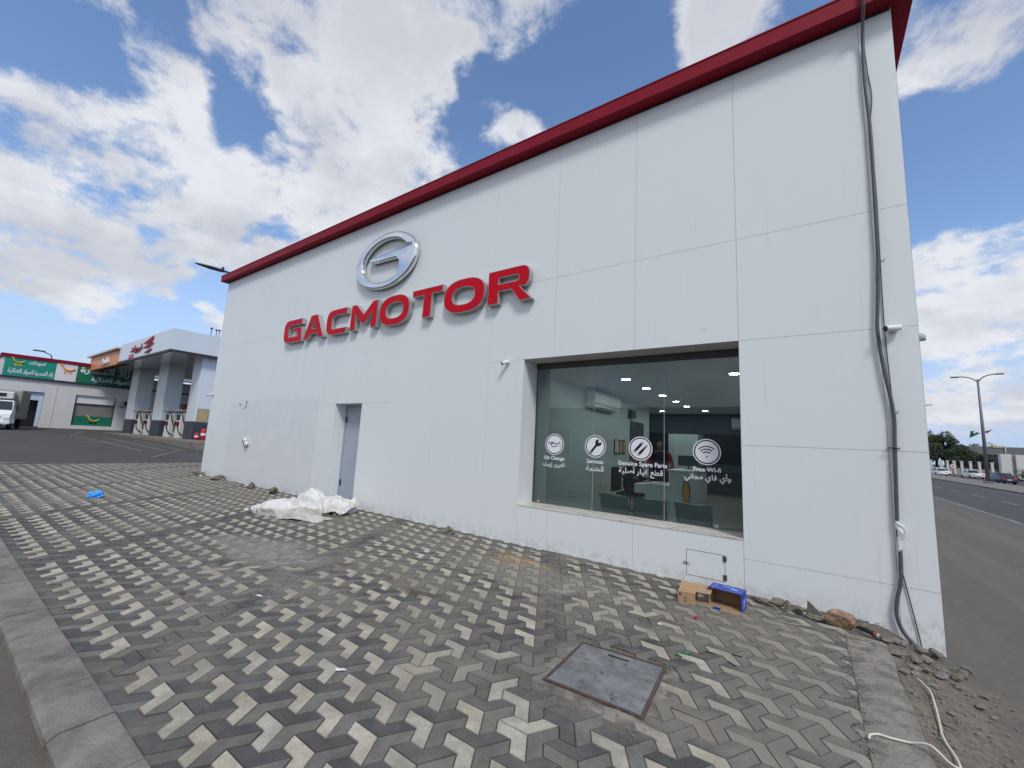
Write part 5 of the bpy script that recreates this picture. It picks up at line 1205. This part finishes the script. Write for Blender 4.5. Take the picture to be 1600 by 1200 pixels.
# dispensers
def make_dispenser():
    r = empty('fuel_dispenser', (0, 0, 0))
    b = MB(); b.rbox(-.45, .45, -.42, .42, .0, 1.75, .05); b.build('cabinet', M['off_white'], r, world=False)
    b = MB(); b.rbox(-.50, .50, -.62, .62, 1.80, 1.98, .04); b.box(-.40, .40, -.35, .35, 1.74, 1.81); b.build('head', M['wall_grey'], r, world=False)
    b = MB(); b.rbox(-.30, .30, -.44, -.422, 1.25, 1.62, .01); b.build('display', M['black'], r, world=False)
    b = MB(); b.rbox(-.30, .30, -.44, -.422, .85, 1.12, .01); b.build('grade_panel', M['red_plain'], r, world=False)
    for s_ in (-1, 1):
        b = MB(); b.tube(smooth_path([(s_ * .42, -.40, 1.75), (s_ * .62, -.30, 1.2), (s_ * .62, -.05, .5), (s_ * .55, .15, .12), (s_ * .50, -.42, .4), (s_ * .25, -.50, .95)], 6), .03, 6); h = b.build('hose', M['black_rubber'], r, world=False)
        b = MB(); b.rbox(s_ * .25 - .04, s_ * .25 + .04, -.53, -.44, .9, 1.15, .015); b.build('nozzle', M['black'], h, world=False)
    return r
disp = make_dispenser()
for i, (x, y, rz, lb) in enumerate(((-44.6, 10.7, R(0), 'white fuel dispenser with black hoses right of the first canopy column'), (-42.3, 10.75, R(0), 'slim fuel dispenser just left of the middle canopy column'), (-37.4, 10.7, R(0), 'white fuel dispenser right of the middle canopy column'), (-35.2, 10.7, R(0), 'slim fuel dispenser left of the canopy column nearest the white building'))):
    o = disp if i == 0 else copy_tree(disp); o.location = (x, y, ZS + .1); o.rotation_euler = (0, 0, rz); tag(o, lb, 'fuel pump', 'fuel dispensers under the canopy')
nb = empty('notice_board', (-32.4, 10.7, 1.75), 0, 'tan framed notice sheet fixed to the right-hand canopy column', 'notice'); b = MB(); b.box(-32.448, -32.42, 10.42, 11.08, 1.76, 2.64); b.build('frame', M['steel'], nb); b = MB(); b.box(-32.419, -32.41, 10.46, 11.04, 1.80, 2.60); b.build('sheet', M['board_tan'], nb)
def make_ext():
    r = empty('fire_extinguisher', (0, 0, 0)); b = MB(); b.lathe([(.12, 0), (.13, .03), (.13, .62), (.10, .72), (.04, .78)], 16); b.build('cylinder', M['red_plain'], r, world=False)
    b = MB(); b.tube([(0, 0, .78), (0, 0, .86)], .035, 8); b.box(-.02, .16, -.02, .02, .86, .90); b.tube(smooth_path([(0, 0, .84), (-.12, .0, .80), (-.17, 0, .5), (-.15, 0, .2)], 5), .016, 6); b.build('valve', M['black'], r, world=False)
    b = MB(); b.lathe([(.1312, .30), (.1315, .31), (.1315, .44), (.1312, .45)], 16); b.build('label_band', M['decal_white'], r, world=False); return r
ex = make_ext(); ex.location = (-31.9, 10.75, .62); ex.scale = (1.15, 1.15, 1.0); tag(ex, 'taller red fire extinguisher beside the column base, on the right', 'fire extinguisher', 'fire extinguishers by the canopy column')
e2 = copy_tree(ex); e2.location = (-31.9, 10.40, .62); e2.scale = (.9, .9, .62); tag(e2, 'shorter red fire extinguisher beside the column base, on the left', 'fire extinguisher', 'fire extinguishers by the canopy column')
pp = None
for i, (x, y, z1) in enumerate(((-40, 12.95, 9.55), (-40, 13.32, 9.5), (-40, 13.52, 9.5))):
    if pp is None:
        pp = empty('vent_pipe', (0, 0, 0)); b = MB(); b.tube([(0, 0, -2.2), (0, 0, .0)], .035, 8); b.build('pipe', M['pole_grey'], pp, world=False); b = MB(); b.lathe([(.03, -.02), (.13, .0), (.10, .07), (.0, .09)], 12); b.build('cowl', M['dark_metal'], pp, world=False); o = pp
    else: o = copy_tree(pp)
    o.location = (x, y, z1); tag(o, 'thin vent pipe with a dark cowl above the canopy, %s of three' % ('leftmost', 'middle', 'rightmost')[i], 'vent pipe', 'vent pipes above the canopy')
# ---------------------------------------------------------------- shop row
SX = -53.5; sh = empty('shop_building', (SX, 10, .8), 0, 'low white shop building with green signs and a dark red parapet edge', 'building')
ZG = .80
b = MB(); 
def wbox(y0, y1, z0, z1): b.box(SX - .3, SX, y0, y1, z0, z1)
wbox(3.3, 3.9, ZG - .2, 4.72); wbox(3.9, 6.0, 3.70, 4.72); wbox(6.0, 7.9, ZG - .2, 4.72); wbox(7.9, 10.6, 3.76, 4.72); wbox(7.9, 10.6, ZG - .2, 1.03); wbox(10.6, 14.8, ZG - .2, 4.72); wbox(14.8, 16.2, 3.75, 4.72); wbox(16.2, 26, ZG - .2, 4.72)
b.box(SX - 14, SX - .301, 3.3, 3.5, ZG - .2, 4.72); b.box(SX - .3, SX, 3.3, 12.2, 4.85, 6.38); b.box(SX - .3, SX, 12.2, 26, 4.85, 5.85); b.box(SX - 14, SX - .301, 3.3, 3.5, 4.85, 6.38)
b.box(SX - .002, SX + .03, 6.6, 6.66, ZG, 4.7)
b.build('wall', M['shop_wall'], sh)
b = MB(); b.box(SX - 14, SX - .31, 3.5, 26, 4.6, 4.8); b.build('roof', M['off_white'], sh)
b = MB(); b.box(SX - .3, SX + .18, 3.15, 26, 4.722, 4.848); b.box(SX - 14, SX - .301, 3.15, 3.5, 4.722, 4.848); b.build('ledge', M['dark_metal'], sh)
b = MB(); b.box(SX - .3, SX + .15, 3.2, 12.2, 6.39, 6.66); b.box(SX - 14, SX - .301, 3.2, 3.5, 6.39, 6.66); b.build('parapet_cap', M['red_fascia'], sh)
b = MB(); b.box(SX + .02, SX + .08, 3.45, 6.35, 4.86, 6.37); sg1 = b.build('sign_panel', M['sign_green'], sh); sg1['label'] = 'bright green sign panel with a yellow cart and white lettering'
b = MB(); b.box(SX + .02, SX + .08, 6.36, 7.66, 4.86, 6.37); sg2 = b.build('sign_panel', M['sign_white'], sh); sg2['label'] = 'white sign panel with a yellow cart'
b = MB(); b.box(SX + .02, SX + .08, 7.67, 12.2, 4.86, 6.37); sg3 = b.build('sign_panel', M['sign_green_dark'], sh); sg3['label'] = 'dark green sign panel with white lettering'
def xface(x, y, z): return Matrix.Translation((x, y, z)) @ Matrix.Rotation(R(90), 4, 'Z') @ Matrix.Rotation(R(90), 4, 'X')
def cart(par, y, z, s_, m):
    b = MB(); mx = xface(SX + .1, y, z)
    b.tube([mx @ Vector((p[0] * s_, p[1] * s_, 0)) for p in ((-.55, .50), (-.38, .48), (-.28, .20), (-.10, .0), (.15, -.06), (.38, .02), (.58, .16))], .075 * s_, 6)
    for px_ in (-.08, .26):
        v, f = ring_mesh(.055 * s_, .135 * s_, 20); b.add([(p[0] + px_ * s_, p[1] - .28 * s_, .0) for p in v], f, 0, False, mx)
    b.build('cart_emblem', m, par)
cart(sg1, 4.12, 6.02, .72, M['yellow']); cart(sg2, 7.02, 5.85, .85, M['orange_soft'])
b = MB(); v, f = text_mesh(arabic('تموينات'), width=.95, height=.42, bold=.03); b.add(v, f, 0, False, xface(SX + .095, 5.25, 6.08)); v, f = text_mesh(arabic('زاد المسرة للمواد الغذائية'), width=2.55, height=.50, bold=.03); b.add(v, f, 0, False, xface(SX + .095, 4.98, 5.25)); b.build('lettering', M['decal_white'], sg1)
b = MB(); v, f = text_mesh(arabic('زاد المسرة'), width=3.4, height=.66, bold=.04); b.add(v, f, 0, False, xface(SX + .095, 9.55, 5.98)); v, f = text_mesh(arabic('للمواد الغذائية'), width=2.7, height=.56, bold=.03); b.add(v, f, 0, False, xface(SX + .095, 10.0, 5.25)); b.build('lettering', M['decal_white'], sg3)
b = MB(); b.box(SX - .25, SX - .2, 3.92, 5.98, 3.0, 3.69); b.box(SX - .25, SX - .2, 5.75, 5.98, ZG, 3.0); b.box(SX - .25, SX - .2, 3.92, 4.6, ZG, 3.0); b.build('door_panel', M['pale_blue'], sh)
b = MB(); b.box(SX - 3, SX - .32, 3.6, 11.0, ZG - .1, 3.72); b.build('dark_interior', M['black'], sh) if False else None
b = MB(); b.box(SX - .9, SX - .8, 3.6, 7.5, ZG - .2, 4.5); b.build('dark_interior_sheet', M['black'], sh)  # black sheet: the unlit shop interior behind the door, put in as colour
shw = MB(); shw.box(SX - .26, SX - .22, 7.92, 10.58, 1.90, 3.0)
for k in range(9): shw.box(SX - .222, SX - .212, 7.92, 10.58, 1.95 + .115 * k, 1.97 + .115 * k)
shw = shw.build('roller_shutter', M['shutter'], sh)
b = MB(); b.box(SX - .20, SX - .16, 7.92, 10.58, 1.04, 1.90); b.build('green_panel', M['sign_green_dark'], shw); b = MB(); b.box(SX - .22, SX - .17, 7.92, 10.58, 3.0, 3.75); b.build('top_panel', M['sign_white'], shw)
b = MB(); b.box(SX - .26, SX - .1, 7.90, 7.96, 1.04, 3.75); b.box(SX - .26, SX - .1, 10.54, 10.60, 1.04, 3.75); b.box(SX - .24, SX - .1, 7.97, 10.53, 2.97, 3.03); b.build('frame', M['dark_metal'], shw)
SX_old = SX; SX = SX_old - .26; cart(shw, 9.25, 1.52, .80, M['yellow']); SX = SX_old
b = MB(); b.box(SX - .26, SX - .2, 14.82, 16.18, ZG, 2.75); b.box(SX - .25, SX - .1, 14.8, 14.86, ZG, 3.75); b.box(SX - .25, SX - .1, 16.14, 16.2, ZG, 3.75); b.build('shop_window', M['shutter'], sh); b = MB(); b.box(SX - .24, SX - .18, 14.86, 16.14, 2.76, 3.74); b.build('grocery_poster', M['pink_ad'], sh)
ac = empty('outdoor_unit', (SX + .2, 11.2, 3.0), 0, 'boxy outdoor air conditioner on the shop wall right of the shutter', 'air conditioner'); b = MB(); b.rbox(SX + .02, SX + .42, 10.85, 11.55, 3.0, 3.55, .02); b.build('unit_case', M['ac_grey'], ac); b = MB(); v, f = disc_mesh(.20, 20); b.add(v, f, 0, False, xface(SX + .423, 11.28, 3.27)); b.build('fan_grille', M['black'], ac); b = MB(); b.box(SX, SX + .4, 10.9, 10.95, 2.95, 3.0); b.box(SX, SX + .4, 11.45, 11.5, 2.95, 3.0); b.build('bracket', M['dark_metal'], ac)
pl = empty('roof_lamp', (SX + .1, 5.7, 6.66), 0, 'dark lamp head on a short arm above the red parapet of the shop', 'lamp'); b = MB(); b.tube([(SX, 6.0, 6.66), (SX + .1, 5.9, 6.95), (SX + .3, 5.4, 7.15)], .04, 6); b.build('arm', M['dark_metal'], pl); b = MB(); b.rbox(SX + .2, SX + .45, 4.8, 5.5, 7.12, 7.22, .03, 0, Matrix.Translation((0, 0, 0))); b.build('lamp_head', M['dark_metal'], pl)

# lamp behind the left corner of the showroom
sl = empty('street_lamp', (-24.4, 9.6, .25), 0, 'street lamp whose long black head shows past the left end of the red roof edge', 'street lamp')
b = MB(); b.tube([(-24.4, 9.6, .2), (-24.4, 9.6, 9.3), (-24.55, 9.0, 9.55), (-24.7, 8.2, 9.62)], [.10, .07, .05, .045], 10); b.build('pole', M['dark_metal'], sl)
b = MB(); A1 = Vector((-24.69, 8.25, 9.60)); A2 = Vector((-25.06, 6.92, 9.68)); b.tube([A1, A1.lerp(A2, .2), A1.lerp(A2, .5), A1.lerp(A2, .85), A2], [.07, .15, .16, .10, .02], 10)
for i in range(len(b.v)): 
    p = b.v[i]; ct = A1.lerp(A2, max(0, min(1, (p[1] - A1.y) / (A2.y - A1.y)))); b.v[i] = (p[0], p[1], ct.z + (p[2] - ct.z) * .55)
b.build('lamp_head', M['dark_metal'], sl); b = MB(); b.lathe([(.06, 0), (.06, .12), (.03, .16)], 10, 0, Matrix.Translation(tuple(A1.lerp(A2, .12) + Vector((0, 0, .06))))); b.build('sensor', M['dark_metal'], sl)

# ---------------------------------------------------------------- vehicles
def loft(b, secs, mi=0, smooth=True, close=True, mx=None):
    n = len(secs[0]); vs_ = [p for s_ in secs for p in s_]
    fs_ = [(i * n + j, i * n + (j + 1) % n, (i + 1) * n + (j + 1) % n, (i + 1) * n + j) for i in range(len(secs) - 1) for j in range(n)]
    if close: fs_ += [list(range(n - 1, -1, -1)), [(len(secs) - 1) * n + j for j in range(n)]]
    b.add(vs_, fs_, mi, smooth, mx)
def wheel(parent, x, y, r=.32, w=.2):
    mx = Matrix.Translation((x, y, r)) @ Matrix.Rotation(R(90), 4, 'Y')
    b = MB(); b.lathe([(r * .62, -w / 2), (r * .95, -w / 2), (r, -w * .35), (r, w * .35), (r * .95, w / 2), (r * .62, w / 2)], 24, 0, mx); o = b.build('wheel', M['black_tyre'], parent, world=False)
    b = MB(); b.lathe([(r * .2, -w * .42), (r * .62, -w * .45), (r * .62, w * .45), (r * .2, w * .42)], 18, 0, mx); b.build('rim', M['steel'], o, world=False)
def sedan(paint, L_=4.6, W_=1.78, Hh=1.45, pick=False):
    """front towards +Y, centre at the origin"""
    r = empty('parked_car', (0, 0, 0)); w = W_ / 2
    def sec(y, zb, zt, hw, tum=.93): return [(-hw * .96, y, zb), (hw * .96, y, zb), (hw, y, zb + (zt - zb) * .35), (hw * .985, y, zb + (zt - zb) * .75), (hw * tum, y, zt), (-hw * tum, y, zt), (-hw * .985, y, zb + (zt - zb) * .75), (-hw, y, zb + (zt - zb) * .35)]
    hl = L_ / 2; b = MB()
    belt = .90 if not pick else .98
    loft(b, [sec(-hl, .38, .74, w * .86, .9), sec(-hl + .07, .26, belt, w * .95), sec(-hl + .5, .20, belt + .03, w), sec(-.3, .18, belt, w), sec(hl - 1.3, .18, belt - .03, w), sec(hl - .4, .20, .80, w * .97), sec(hl - .06, .26, .70, w * .88), sec(hl, .36, .58, w * .78)])
    smooth_angle(b.build('body', paint, r, world=False), 40)
    b = MB()
    def cs(y, zt, hw, hb): return [(-hb, y, belt - .03), (hb, y, belt - .03), (hw, y, zt), (hw * .8, y, zt + .015), (-hw * .8, y, zt + .015), (-hw, y, zt)]
    if pick: CS = [(-.35, belt + .0, w * .88, w * .9), (-.30, 1.46, w * .72, w * .92), (.9, 1.52, w * .72, w * .92), (1.5, belt, w * .85, w * .9)]
    else: CS = [(-hl + .55, belt + .01, w * .80, w * .86), (-hl + 1.15, Hh - .07, w * .70, w * .90), (-.2, Hh, w * .72, w * .92), (.55, Hh - .05, w * .70, w * .92), (1.35, belt, w * .84, w * .90)]
    loft(b, [cs(*c_) for c_ in CS]); cb_ = smooth_angle(b.build('cabin_glass', M['car_glass'], r, world=False), 30)
    b = MB(); y0, y1 = CS[1][0], CS[-2][0]
    b.rbox(-w * .70, w * .70, y0, y1, CS[1][1] + .0, Hh + .03 if not pick else 1.55, .03)
    for s_ in (-1, 1):
        for c0, c1 in ((CS[0], CS[1]), (CS[-2], CS[-1])): b.tube([(s_ * c0[2], c0[0], c0[1]), (s_ * c1[2], c1[0], c1[1])], .04, 6)
        b.tube([(s_ * w * .90, -.1, belt), (s_ * w * .72, -.1, CS[1][1] + .03)], .035, 6)
    b.build('roof', paint, r, world=False)
    if pick:
        b = MB(); b.box(-w * .85, w * .85, -hl + .12, -.45, belt + .005, belt + .012); b.build('load_bed', M['dark_metal'], r, world=False)
    for s_ in (-1, 1):
        b = MB(); b.rbox(s_ * w * .62 - .16, s_ * w * .62 + .16, -hl - .012, -hl + .14, .62, .80, .02); b.build('tail_light', M['tail'], r, world=False)
        b = MB(); b.rbox(s_ * w * .60 - .15, s_ * w * .60 + .15, hl - .16, hl - .02, .52, .66, .03); b.build('headlight', M['headlamp'], r, world=False)
        b = MB(); b.rbox(s_ * (w + .09) - .08, s_ * (w + .09) + .08, .85, .97, .88, 1.0, .02); b.build('mirror', paint, r, world=False)
    b = MB(); b.rbox(-w * .9, w * .9, -hl - .05, -hl + .05, .32, .48, .02); b.build('bumper', paint if not pick else M['steel'], r, world=False)
    b = MB(); b.box(-.24, .24, -hl - .056, -hl - .045, .55, .66); b.build('number_plate', M['decal_white'], r, world=False)
    for s_ in (-1, 1):
        for y in (-hl + .95, hl - .95): wheel(r, s_ * (w - .10), y)
    return r
GC = 'cars on the far carriageway'
c1 = sedan(M['car_white']); c1.location = (22.0, 124, -.77); c1.rotation_euler = (0, 0, R(8)); tag(c1, 'white sedan driving away at the left edge of the avenue', 'car', GC)
c2 = copy_tree(c1); c2.location = (24.9, 137, -.77); tag(c2, 'white car half hidden behind the first white sedan', 'car', GC)
c3 = sedan(M['car_navy']); c3.location = (22.3, 90, -.77); c3.rotation_euler = (0, 0, R(6)); tag(c3, 'dark blue sedan with lit red tail lights near the lamp post', 'car', GC)
c4 = sedan(M['car_white'], 5.1, 1.85, 1.5, True); c4.name = 'pickup_truck'; c4.location = (24.7, 114, -.77); c4.rotation_euler = (0, 0, R(6)); tag(c4, 'white pickup truck between the white sedan and the dark sedan', 'pickup', GC)
c5 = sedan(M['car_white']); c5.location = (1.7, -3.2, -.12); c5.rotation_euler = (0, 0, R(75)); tag(c5, 'white sedan seen only as a reflection in the display window', 'car')

# refrigerated truck on the left, facing the camera (+X)
tk = empty('box_truck', (-46.4, 3.05, .62), R(-101), 'white light truck with a refrigerated grey box parked by the shops', 'truck')
def ts(y, z0, z1, hw, top=.9): return [(-hw, y, z0), (hw, y, z0), (hw, y, z0 + (z1 - z0) * .5), (hw * top, y, z1), (-hw * top, y, z1), (-hw, y, z0 + (z1 - z0) * .5)]
b = MB(); loft(b, [ts(.0, .42, 1.98, .98, .9), ts(1.0, .42, 2.0, .98, .9), ts(1.42, .42, 1.35, .98, .98), ts(1.62, .42, 1.12, .96, .98), ts(1.68, .5, .95, .93, .98)]); smooth_angle(b.build('cab', M['car_white'], tk, world=False), 25)
b = MB(); b.add([(-.84, 1.07, 1.93), (.84, 1.07, 1.93), (.93, 1.455, 1.33), (-.93, 1.455, 1.33), (-.84, 1.02, 1.93), (.84, 1.02, 1.93), (.93, 1.40, 1.33), (-.93, 1.40, 1.33)], [(0, 1, 2, 3), (7, 6, 5, 4), (0, 4, 5, 1), (1, 5, 6, 2), (2, 6, 7, 3), (3, 7, 4, 0)]); fixn(b.build('windscreen', M['car_glass'], tk, world=False))
b = MB(); b.rbox(-.97, .97, 1.60, 1.80, .36, .60, .04); b.build('bumper', M['car_white'], tk, world=False)
b = MB(); b.rbox(-.5, .5, 1.66, 1.72, .74, .90, .02); b.box(-.35, .35, 1.80, 1.81, .42, .52); b.build('grille', M['dark_metal'], tk, world=False)
for s_ in (-1, 1):
    b = MB(); b.rbox(s_ * .78 - .15, s_ * .78 + .15, 1.62, 1.74, .66, .86, .03); b.build('headlight', M['headlamp'], tk, world=False)
    b = MB(); b.rbox(s_ * 1.15 - .06, s_ * 1.15 + .06, 1.30, 1.38, 1.25, 1.70, .02); b.tube([(s_ * .95, 1.3, 1.6), (s_ * 1.15, 1.34, 1.68)], .015, 6); b.build('mirror', M['black'], tk, world=False)
b = MB(); b.rbox(-1.12, 1.12, -4.2, -.10, .70, 2.80, .10); b.build('cargo_box', M['truck_box'], tk, world=False)
b = MB(); b.rbox(-.80, .80, -.12, .62, 2.12, 2.62, .08); rf = b.build('refrigeration_unit', M['off_white'], tk, world=False); b = MB(); b.rbox(-.45, .30, .60, .635, 2.25, 2.50, .01); b.build('grille', M['black'], rf, world=False)
b = MB(); b.box(-.5, .5, -4.1, 1.2, .42, .68); b.build('chassis', M['dark_metal'], tk, world=False)
for s_ in (-1, 1):
    for y in (.85, -3.0): wheel(tk, s_ * .86, y, .38, .22)

# ---------------------------------------------------------------- avenue furniture
al = empty('street_lamp', (18.7, 80, -.6), 0, 'tall grey double-armed street lamp on the median carrying two flags', 'street lamp')
b = MB(); b.tube([(18.7, 80, -.62), (18.7, 80, 12.9)], [.23, .10], 12); b.rbox(18.3, 19.1, 79.6, 80.4, -.62, -.35, .05); b.build('pole', M['pole_grey'], al)
for pts, hd in (([(18.7, 80, 12.5), (18.2, 80, 13.0), (17.5, 80, 13.25), (16.9, 80, 13.3)], (16.2, 17.0, 13.25)), ([(18.7, 80, 12.5), (19.2, 80, 13.15), (19.9, 80, 13.45), (20.4, 80, 13.5)], (20.3, 21.1, 13.5))):
    b = MB(); b.tube(smooth_path(pts, 5), .07, 8); a = b.build('arm', M['pole_grey'], al); b = MB(); b.rbox(hd[0], hd[1], 79.8, 80.2, hd[2] - .06, hd[2] + .08, .04); b.build('lamp_head', M['dark_metal'], a)
def flag(pts, m, label):
    r = empty('flag', (pts[0][0], 80, pts[0][2]), 0, label, 'flag', 'flags on the tall street lamp')
    b = MB(); n_ = 10; A = [Vector(p) for p in pts]; vs_ = []
    for sd in (0, 1):
        for i in range(n_ + 1):
            for j in range(5):
                s_ = i / n_; t2 = j / 4; p = A[0].lerp(A[1], s_).lerp(A[3].lerp(A[2], s_), t2); vs_.append((p.x, p.y + .12 * math.sin(s_ * 9) * s_ + sd * .01, p.z))
    K = (n_ + 1) * 5; f_ = [(i * 5 + j, i * 5 + j + 1, (i + 1) * 5 + j + 1, (i + 1) * 5 + j) for i in range(n_) for j in range(4)]
    b.add(vs_, f_ + [tuple(K + q_ for q_ in reversed(x_)) for x_ in f_], 0, True); b.build('cloth', m, r); b = MB(); b.tube([(18.7, 80, 5.75), (A[0].x, 80, A[0].z)], .03, 6); b.build('staff', M['steel'], r); return r
fg = flag([(18.4, 80, 5.80), (17.6, 80, 6.10), (17.42, 80, 5.12), (18.3, 80, 5.65)], M['flag_green'], 'green flag with a pale mark on the left side of the street lamp')
b = MB(); b.box(17.78, 18.02, 79.90, 79.91, 5.74, 5.90); b.build('pale_mark', M['decal_white'], fg)
flag([(18.85, 80, 6.0), (19.6, 80, 6.30), (19.05, 80, 5.78), (18.85, 80, 5.9)], M['flag_navy'], 'dark blue flag on the right side of the street lamp')
l2 = empty('street_lamp', (22.5, 150, -.75), 0, 'distant street lamp with only its arm tip showing past the building corner', 'street lamp'); b = MB(); b.tube([(24.1, 150, -.75), (24.1, 150, 15.6), (24.6, 150, 16.3), (25.6, 150, 16.45)], [.2, .1, .08, .08], 8); b.build('pole', M['pole_grey'], l2); b = MB(); b.rbox(25.5, 26.7, 149.8, 150.2, 16.45, 16.62, .04); b.build('lamp_head', M['dark_metal'], l2)
rs = empty('road_sign', (21.54, 110, -.75), 0, 'round white no-turn sign with a red ring on the far side of the avenue', 'sign'); b = MB(); b.tube([(21.54, 110.03, -.75), (21.54, 110.03, 1.4)], .04, 8); b.build('post', M['pole_grey'], rs)
b = MB(); v, f = ring_mesh(.37, .46, 28); b.add(v, f, 1, False, face_mx(21.54, 109.98, 1.30)); v, f = disc_mesh(.37, 28); b.add(v, f, 0, False, face_mx(21.54, 109.98, 1.30)); mxs = face_mx(21.54, 109.97, 1.30); stroke(b, [(-.18, -.2), (-.12, .12), (.05, .1), (.15, -.12)], .09, 2, mxs); stroke(b, [(-.22, .2), (.22, -.2)], .05, 1, mxs)
b.build('sign_face', [M['decal_white'], M['red_plain'], M['black']], rs); b = MB(); b.box(21.5, 21.85, 109.99, 110.01, 1.9, 2.12); b.build('upper_plate', M['wall_white'], rs)
fc = empty('compound_wall', (28, 150, -.75), 0, 'low grey boundary wall with white pillars across the avenue', 'wall')
b = MB(); b.box(20, 36.4, 150.05, 150.3, -.8, .75); b.build('low_wall', M['wall_grey'], fc)
for x in (23.5, 25.4, 27.3, 28.4, 29.6, 30.9, 32.4, 33.9, 36.0):
    b = MB(); b.rbox(x - .22, x + .22, 149.9, 150.4, -.7, 2.35, .03); b.rbox(x - .30, x + .30, 149.85, 150.45, 2.36, 2.55, .03); b.build('pillar', M['wall_white'], fc)
wb = empty('white_gate_block', (34.5, 135, -.75), 0, 'tall plain white wall block right of the street lamp', 'wall'); b = MB(); b.rbox(33.6, 35.15, 134.5, 136, -.8, 4.35, .05); b.build('block', M['wall_white'], wb); b = MB(); b.box(35.16, 35.8, 135.0, 135.8, -.8, 4.3); b.build('recess', M['wall_grey'], wb)
b = MB(); b.box(35.81, 50, 134.6, 135.2, -.8, 4.3); tag(b.build('white_wall', M['wall_white']), 'long white compound wall at the right edge of the photo', 'wall')
ob = empty('office_building', (53, 220, -.75), 0, 'low grey building with gold rooftop letters behind the compound wall', 'building')
b = MB(); b.box(44, 64, 216, 232, 5.7, 8.45); b.box(47.9, 48.05, 215.9, 216, 5.7, 8.45); b.build('upper_storey', M['bldg_grey'], ob); b = MB(); b.box(44.5, 64, 217, 231, -.8, 5.69); b.build('wall', M['bldg_dark'], ob)
b = MB()
for x in (46.5, 49.5, 52.5, 55.5, 58.5): b.box(x, x + 1.4, 216.9, 217.0, 1.5, 3.6)
b.build('window', M['car_glass'], ob)
b = MB(); v, f = text_mesh('T MEDIA', width=4.6, height=.85, bold=.03, extrude=.05); b.add(v, f, 0, False, face_mx(52.9, 215.8, 8.55)); b.build('rooftop_letters', M['gold'], ob)
b = MB(); b.box(55.1, 55.35, 215.7, 215.9, 6.2, 8.9); b.build('pale_post', M['wall_white'], ob)

def tree(x, y, z, h, rad, seed, m, label, group='trees behind the compound wall', nleaf=1500, leaf=.22, cat='tree', name='tree', low=.2):
    r = empty(name, (x, y, z), 0, label, cat, group); rr = random.Random(seed)
    b = MB(); b.tube([(x, y, z), (x + .2, y, z + h * .25), (x, y, z + h * .5)], [h * .03, h * .022, h * .012], 8)
    for k in range(6):
        a = rr.uniform(0, 6.28); b.tube([(x + .1, y, z + h * .3), (x + rad * .5 * math.cos(a), y + rad * .5 * math.sin(a), z + h * rr.uniform(.5, .75))], [h * .012, h * .004], 6)
    b.build('trunk', M['bark'], r)
    cl = [(rr.gauss(0, rad * .42), rr.gauss(0, rad * .42), h * (low + (1 - low) * rr.uniform(.1, .88)), rad * rr.uniform(.25, .45)) for _ in range(22)]
    b = MB()
    for i in range(nleaf):
        c_ = rr.choice(cl); d = Vector((rr.gauss(0, 1), rr.gauss(0, 1), rr.gauss(0, 1))).normalized() * c_[3] * rr.uniform(.6, 1.08); p = Vector((x + c_[0], y + c_[1], z + c_[2])) + d
        if p.z > z + h: p.z = z + h - rr.uniform(0, .5)
        if p.z < z + .1: p.z = z + rr.uniform(.1, .5)
        u_ = Vector((rr.gauss(0, 1), rr.gauss(0, 1), rr.gauss(0, 1))).normalized(); w = u_.orthogonal().normalized(); u_ *= leaf * rr.uniform(.6, 1.5); w *= leaf * rr.uniform(.5, 1.2)
        b.add([p - u_, p + w * .7, p + u_, p - w * .7], [(0, 1, 2, 3)])
    b.build('crown', m, r); return r
TL = [(33.4, 190, 14.6, 3.4, 'tallest dark tree, right beside the building corner'), (35.8, 192, 12.2, 3.0, 'dark tree right of the tallest one'), (38.3, 190, 9.3, 3.0, 'rounded dark tree third from the building corner'), (41.3, 194, 8.7, 3.0, 'lower dark tree just left of the street lamp'), (29.5, 186, 10, 3.5, 'dark tree mostly hidden by the building corner'),
      (36, 186, 7.0, 3.0, 'bushy dark tree in front of the taller ones'), (75, 330, 15.0, 6.0, 'tree behind the gold rooftop letters'), (81, 330, 13.8, 5.0, 'tree behind the grey building, right of the gold letters'), (89, 330, 13.0, 4.5, 'small tree top behind the right end of the grey building')]
for i, (x, y, h, rad, lb) in enumerate(TL): tree(x, y, -.75, h, rad, 50 + i, M['leaf_dark'] if i % 3 else M['leaf_mid'], lb, nleaf=2600 if i < 6 else 1200, leaf=.30 if i < 6 else .45)
tree(30.0, 105, -.75, 2.3, 2.4, 99, M['leaf_dark'], 'dark green bush in front of the white wall at the right edge', None, 1800, .14, 'bush', 'bush', .0)
tree(44.8, 192, -.75, 6.0, 2.5, 77, M['leaf_dark'], 'low dark tree between the lamp and the grey building', nleaf=1200, leaf=.28)

# long building across the road, seen only as a reflection in the glass
bb2 = empty('opposite_building', (-8, -26, -.1), 0, 'long pale building across the road reflected in the display window', 'building')
b = MB(); b.box(-40, 10, -34, -26, -.2, 4.6); b.build('wall', M['shop_wall'], bb2); b = MB(); b.box(-40.3, 10.3, -34.3, -25.7, 4.61, 5.2); b.build('roof', M['off_white'], bb2)
for x in range(-37, 8, 5):
    b = MB(); b.box(x, x + 2.6, -25.99, -25.95, .6, 3.0); b.build('window', M['car_glass'], bb2)
